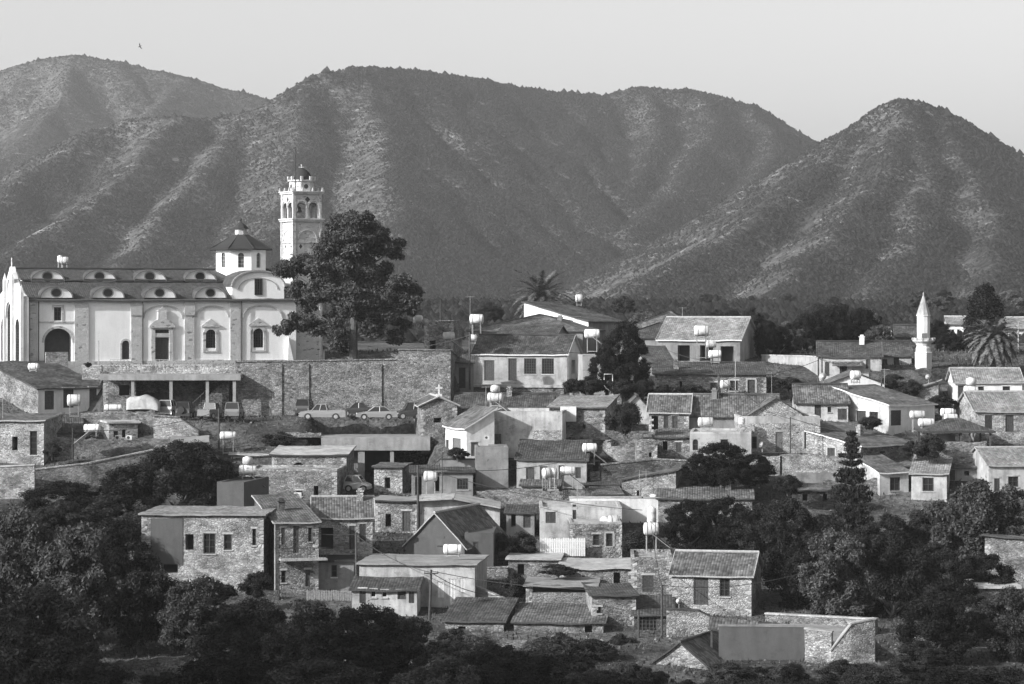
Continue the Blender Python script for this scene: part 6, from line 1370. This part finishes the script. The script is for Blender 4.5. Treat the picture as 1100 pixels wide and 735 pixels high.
# ------------------------------------------------------------------ the big pine by the church
def pine():
    Y = 312; c = P(379,391,Y); w = Y/F; r = empty('pine_tree', c, 0, 'huge spreading dark pine in front of the bell tower', 'pine tree'); k = 3.064
    S = [(570,235,48),(510,255,48),(620,275,50),(690,335,36),(655,320,40),(545,305,55),(480,300,40),(600,345,55),(330,395,36),(385,378,42),(430,388,40),(305,398,26),(450,340,40),(455,410,52),(525,400,58),(600,420,58),(650,395,30),(365,462,36),(430,470,48),(485,480,52),(395,515,34),
         (296,597,22),(335,585,30),(385,568,38),(425,590,38),(355,555,24),(710,445,40),(745,470,34),(690,500,56),(620,500,58),(560,480,58),(730,530,34),(650,560,50),(705,585,34),(610,600,36),(685,622,32),(590,555,42),(480,560,42),(502,612,36),(520,655,26),(487,648,24),(760,500,22),(540,215,22),(600,225,22),(705,310,20),(520,350,44),(560,440,46),(540,520,40),(600,510,46),(640,540,40),(590,300,44)]
    q = np.random.default_rng(5); cl = []
    for x, y, s in S:
        px, py = 200+x/k, 160+y/k; X, Zc, s = (px-379)*w, (391-py)*w, s/k*w; dy = q.normal()*1.3
        for _ in range(12):
            d = q.normal(size=3); d /= np.linalg.norm(d); f = s*.66; rr = s*q.uniform(.36,.56); cl.append((X+d[0]*f, dy+d[1]*f*1.4, Zc+d[2]*f*.85, rr, rr, rr*.72))
    mb = MB(); top = (191*0+.9, .2, 38*w*1.0); mb.tube([(0,0,-1),(.1,0,4),(.35,.1,8.5),(.6,.1,12),(1.6,.2,15.5)], .55, 10, 0, .14); tk = mb.build('trunk', M['bark'], r)
    bb = MB()
    for i, (x, y, s) in enumerate(S):
        if i % 2: continue
        px, py = 200+x/k, 160+y/k; e = Vector(((px-379)*w, 0, (391-py)*w)); z0 = max(3.0, e.z-abs(e.x)*.45-1.0); st = Vector((.03*z0, 0, z0)); bb.tube([st, st.lerp(e,.55)+Vector((0,0,-.25)), e], .16, 6, 0, .04)
    bb.build('limbs', M['bark'], r)
    crown_mesh('crown', cl, 110000, .15, M['pine'], 11, .45, r, 2.4)
pine()
palm('feathery date palm rising behind the dark hipped roof',581,372,96,72,366,64,3,.95)
palm('squat date palm with drooping crown below the cypress',1067,403,68,64,319,100,9,1.1)
tree('cypressA','broad dark cypress standing over the squat palm',1058,376,70,70,343)
TR = [
 ('darkA','tall dark tree between cream annex and low shed',672,424,80,62,304.5),('darkB','lower dark tree leaning over the cream annex',652,424,52,48,305),
 ('shrubA','bush under the white goalpost frame',632,426,26,46,303.5),('shrubB','bush left of the goalpost frame at the porch end',616,424,20,34,304),('shrubA','dark bush right of the goalpost frame',668,428,26,40,302.5),('shrubB','round bush at the foot of the long stone house',690,430,26,40,302),('shrubA','bush in the middle of the long stone house front',716,430,20,44,302),('shrubB','low bush near the dish of the long stone house',745,430,20,40,302),
 ('darkB','dark tree touching the right gable of the hall',824,388,46,36,336),('darkA','dark tree behind the pale garden wall',838,386,36,34,338),
 ('oliveA','pale round tree left of the dark wood',846,384,40,40,345),('darkA','leftmost dark tree of the wood behind the white gable',866,384,48,46,352),('darkB','dark tree left of the wood summit',888,384,56,52,355),('leafA','tallest tree of the wood behind the white gable',906,382,62,60,362),('darkA','dark tree right of the wood summit',926,382,52,52,356),('oliveB','pale edge tree of the wood near the small gable',944,382,34,40,352),('leafB','mid grey tree at the back of the wood',880,378,54,56,372),('oliveA','pale tree at the back right of the wood',930,378,48,48,375),
 ('leafA','left tree on the skyline behind the hall',768,376,48,34,362),('darkB','middle tree on the skyline behind the hall',788,376,46,32,360),('leafB','right tree on the skyline behind the hall',808,376,48,36,361),('paleA','pale bush left of the far hip roof',693,368,36,44,368),
 ('darkA','dark tree right of the minaret shaft',1008,380,36,40,372),('darkB','low dark tree between minaret and villa',1020,384,28,36,350),('leafA','dark tree behind the minaret left house',975,374,30,44,400),('leafB','dark tree in front of the villa',1032,382,26,40,352),('leafA','tree at the far right behind villa roof',1092,366,34,50,400),
 ('shrubA','clipped dark hedge before the pale garden wall',846,420,18,40,306),('shrubB','loose pale shrub on the dark wall',958,422,24,40,308),('shrubA','rounded dark shrub beside the satellite dish',978,426,22,36,306),('shrubB','shrub under the feathery palm house window',1012,440,18,40,298),('shrubA','dark shrub at the white corner house door',937,462,18,34,291),('shrubB','dark bush in front of the gazebo floor',998,496,34,46,279.5),('shrubA','bush left of the gazebo bush',980,492,22,34,280.5),
 ('shrubB','ivy bush over the yard wall in the village centre',671,471,46,48,287),('darkA','large fig tree mass below the flat plaster house',776,524,50,78,276),('darkB','right part of the dark fig mass',808,524,38,60,275),('darkA','left part of the dark fig mass',752,522,34,44,276.5),
 ('darkA','crown of the big dark tree at the village left edge',196,562,90,120,267),('darkB','left shoulder of the big dark tree group',140,564,68,96,266),('darkA','low black shrub mass beside the terrace wall',70,566,50,110,264),('darkB','right side of the big dark tree group',234,556,66,64,268),('leafA','tree behind the big dark tree group',214,520,46,60,282),
 ('shrubA','dark undergrowth left of the big dark tree',104,566,40,70,262),('shrubB','dark undergrowth in the middle under the big dark tree',156,580,44,80,259),('shrubA','dark undergrowth at the right foot of the big dark tree',212,574,44,76,260),('leafB','small dark tree before the terrace wall',66,580,44,70,258),
 ('paleA','pale leafed sapling at the far left edge',14,640,104,84,232),('paleA','pale bushy sapling among the left olives',70,648,70,76,229),  # pale leaf colour stands in for sunlight on the bush tops
 ('spruceA','tall tiered conifer in front of the cottage pair',915,606,152,74,256),
 ('oliveA','sunlit pale tree below the cottage pair',1046,626,116,116,250),('oliveB','pale tree at the right edge under the white walled house',1090,622,104,96,251),('leafA','round dark tree beside the right cottage',1000,604,64,66,256),('leafB','dark tree right of the conifer',955,616,66,70,253),
 ('darkA','dark bush below the faded tile roof',742,598,62,84,257),('darkB','dark bushy tree behind the grey tiled house ridge',780,600,70,84,256),('leafA','bushy tree above the grey tiled house',814,606,72,80,254),('darkA','dark tree right of the stone gable',848,640,106,84,244),('leafB','leaning tree behind the open terrace',884,640,88,84,244),
 ('oliveB','willowy grey tree below the conifer',900,676,110,104,234),('darkB','dark tree at the terrace corner',862,668,76,70,238),('darkA','dark tree between conifer and slab hut',960,676,110,100,234),('leafA','dark tree left of the slab hut',1000,650,74,76,243),('darkB','dark tree before the slab hut',1024,700,84,90,224),('darkA','black tree in the lower right',1006,718,84,100,216),('leafB','shadowed tree at the right edge',1088,716,88,100,217),('shrubA','creeper over the slab hut roof',1062,640,26,60,240),
 ('darkB','lowest dark tree in the right corner',1080,780,100,150,196),('darkA','dark tree in the bottom right',1010,784,100,140,195),('leafA','dark tree right of the stone end wall',950,770,84,110,199),('oliveA','grey bush under the stone end wall',900,778,66,100,197),
 ('oliveA','pale leafed olive tree at the left edge',16,690,150,110,222),('oliveB','second olive tree from the left edge',86,704,146,118,218),('darkA','dark tree behind the olives on the left',120,640,84,100,243),('oliveA','big olive in the lower left',44,770,146,150,198),('leafB','dark bushy tree left of the stone farmhouse',150,700,112,100,220),('oliveB','olive before the stone farmhouse door',212,712,96,100,216),('leafA','dark tree below the farmhouse corner',262,740,108,116,208),('oliveA','olive before the board fence',322,744,104,112,206),('darkB','dark olive at the foot of the low annex',392,748,104,130,204),('oliveB','olive left of the crossarm pole foot',438,744,84,90,206),('leafB','bottom left dark tree',100,790,90,120,194),('darkA','bottom dark tree under the farmhouse',240,796,96,150,192),('leafA','bottom dark tree under the fence',350,796,94,150,191),('oliveA','bottom olive under the crossarm pole',470,784,84,120,195),
 ('leafA','bottom tree below the sunken shed',528,764,80,96,200),('oliveB','rounded olive before the wide tiled roof',600,744,92,92,206),('darkB','dark bush between shed and olive',560,776,76,110,196),('leafB','bushy tree under the tall narrow house',650,768,74,92,199),('oliveA','pale bush below the rubble gable',700,786,66,100,195),('darkA','dark bush in the bottom centre',620,800,80,130,190),('oliveB','grey bush under the tiled shelter',760,776,58,90,197),('leafA','dark bush under the grey yard wall',820,772,66,110,198),('darkB','dark bush in front of the stone corner wall',868,770,62,90,198),
 ('shrubA','bush before the farmhouse wall',232,648,26,60,236),('shrubB','bushes at the farmhouse right corner',276,646,38,44,236),('shrubA','bush beside the tiny hut',560,600,34,56,256),('shrubB','bush left of the tiny hut',534,598,30,36,257),('shrubA','dark shrub on the stair wall',552,650,42,36,238),('shrubB','shrub on the flat stone roof',600,620,16,52,242),('shrubA','bush below the white terrace tank',684,598,34,50,254),('shrubB','shrub under the concrete deck',436,506,30,60,296),('shrubA','shrub under the deck left end',300,482,22,50,291),('shrubB','pot plants crowding the white balcony',492,496,18,30,281),('shrubA','shrub on the church terrace near the arch',94,395,7,12,303.5),('shrubB','bush at the rough stone house corner',56,494,24,24,284),('shrubA','shrub before the barred gateway',668,706,30,44,224),('shrubB','shrub under the cottages wall',905,540,24,40,272),('shrubA','dark shrub at the yard wall end',846,532,26,40,272),
 ('leafB','bushy tree below the white cottages',930,622,58,70,251),('darkA','dark tree left of the conifer foot',884,604,52,66,256),('shrubB','bush hiding the cottage lower storey',985,588,30,46,260),('darkB','dark tree under the pale olive',1056,660,70,84,240),('leafA','shadowed tree left of the right edge rubble house',1036,600,40,50,254),
 ('oliveA','grey olive under the sunken shed',506,742,62,84,207),('leafB','dark shrubby tree right of the sunken shed',572,738,50,70,208),('darkA','dark shrub left of the rubble gable',676,742,44,56,207),('leafA','shrub before the tiled shelter posts',790,742,50,80,206),('oliveA','scrubby bush before the grey yard wall',838,744,46,70,206),
 ('darkA','dark shrub left of the crossarm pole foot',420,704,46,60,219),('leafB','bush right of the crossarm pole',488,712,38,54,217),('shrubA','weedy bush under the wide tiled roof',600,708,34,60,218),('shrubB','weedy bush at the foot of the tall narrow house',640,712,30,56,217),
 ('leafA','tree at the bottom left corner',-10,770,120,120,198),('shrubA','low weedy bush in the clearing of the left grove',176,742,24,70,206),
 ('shrubA','bush in front of the grey plaster yard wall',820,716,30,60,220),('shrubB','bush at the terrace step',880,722,30,44,219),
]
for t in TR:
    if t[3] > 735 and t[2] > 560: t = (*t[:4], t[4]*.66, *t[5:])
    tree(t[0], t[1], *t[2:6], Y=t[6])
rr = random.Random(33)
for i in range(46):
    px = 470 + 560*(i+rr.random())/46; yb = rr.choice([724,738,752,766]) + rr.uniform(-5,5); k = rr.choice(['shrubA','shrubB','oliveA','leafB','darkA','oliveB'])
    if 690 < px < 790 and yb < 745: yb = 764
    tree(k, 'low scrub bush in the dark thicket along the bottom edge', px, yb, rr.uniform(22,40), rr.uniform(40,72), name='scrub_bush', cat='bush', group='scrub bushes along the valley bottom')
# hedge of trees where the plain meets the hills
rr = random.Random(21)
for i in range(34):
    px = rr.uniform(-40, 1140); Y = rr.uniform(380, 690); k = rr.choice(['oliveA','oliveB','paleA','oliveB','leafB']); z = float(zground(np.array([ (px-CX)/F*Y ]), np.array([Y]))[0]); s = rr.uniform(2.2, 4.6)
    tree(k, 'small tree on the plain between village roofs and hills', px, HZ - z*F/Y, s*F/Y*.9, s*F/Y*rr.uniform(1,1.5), Y=Y, group='trees on the far plain')
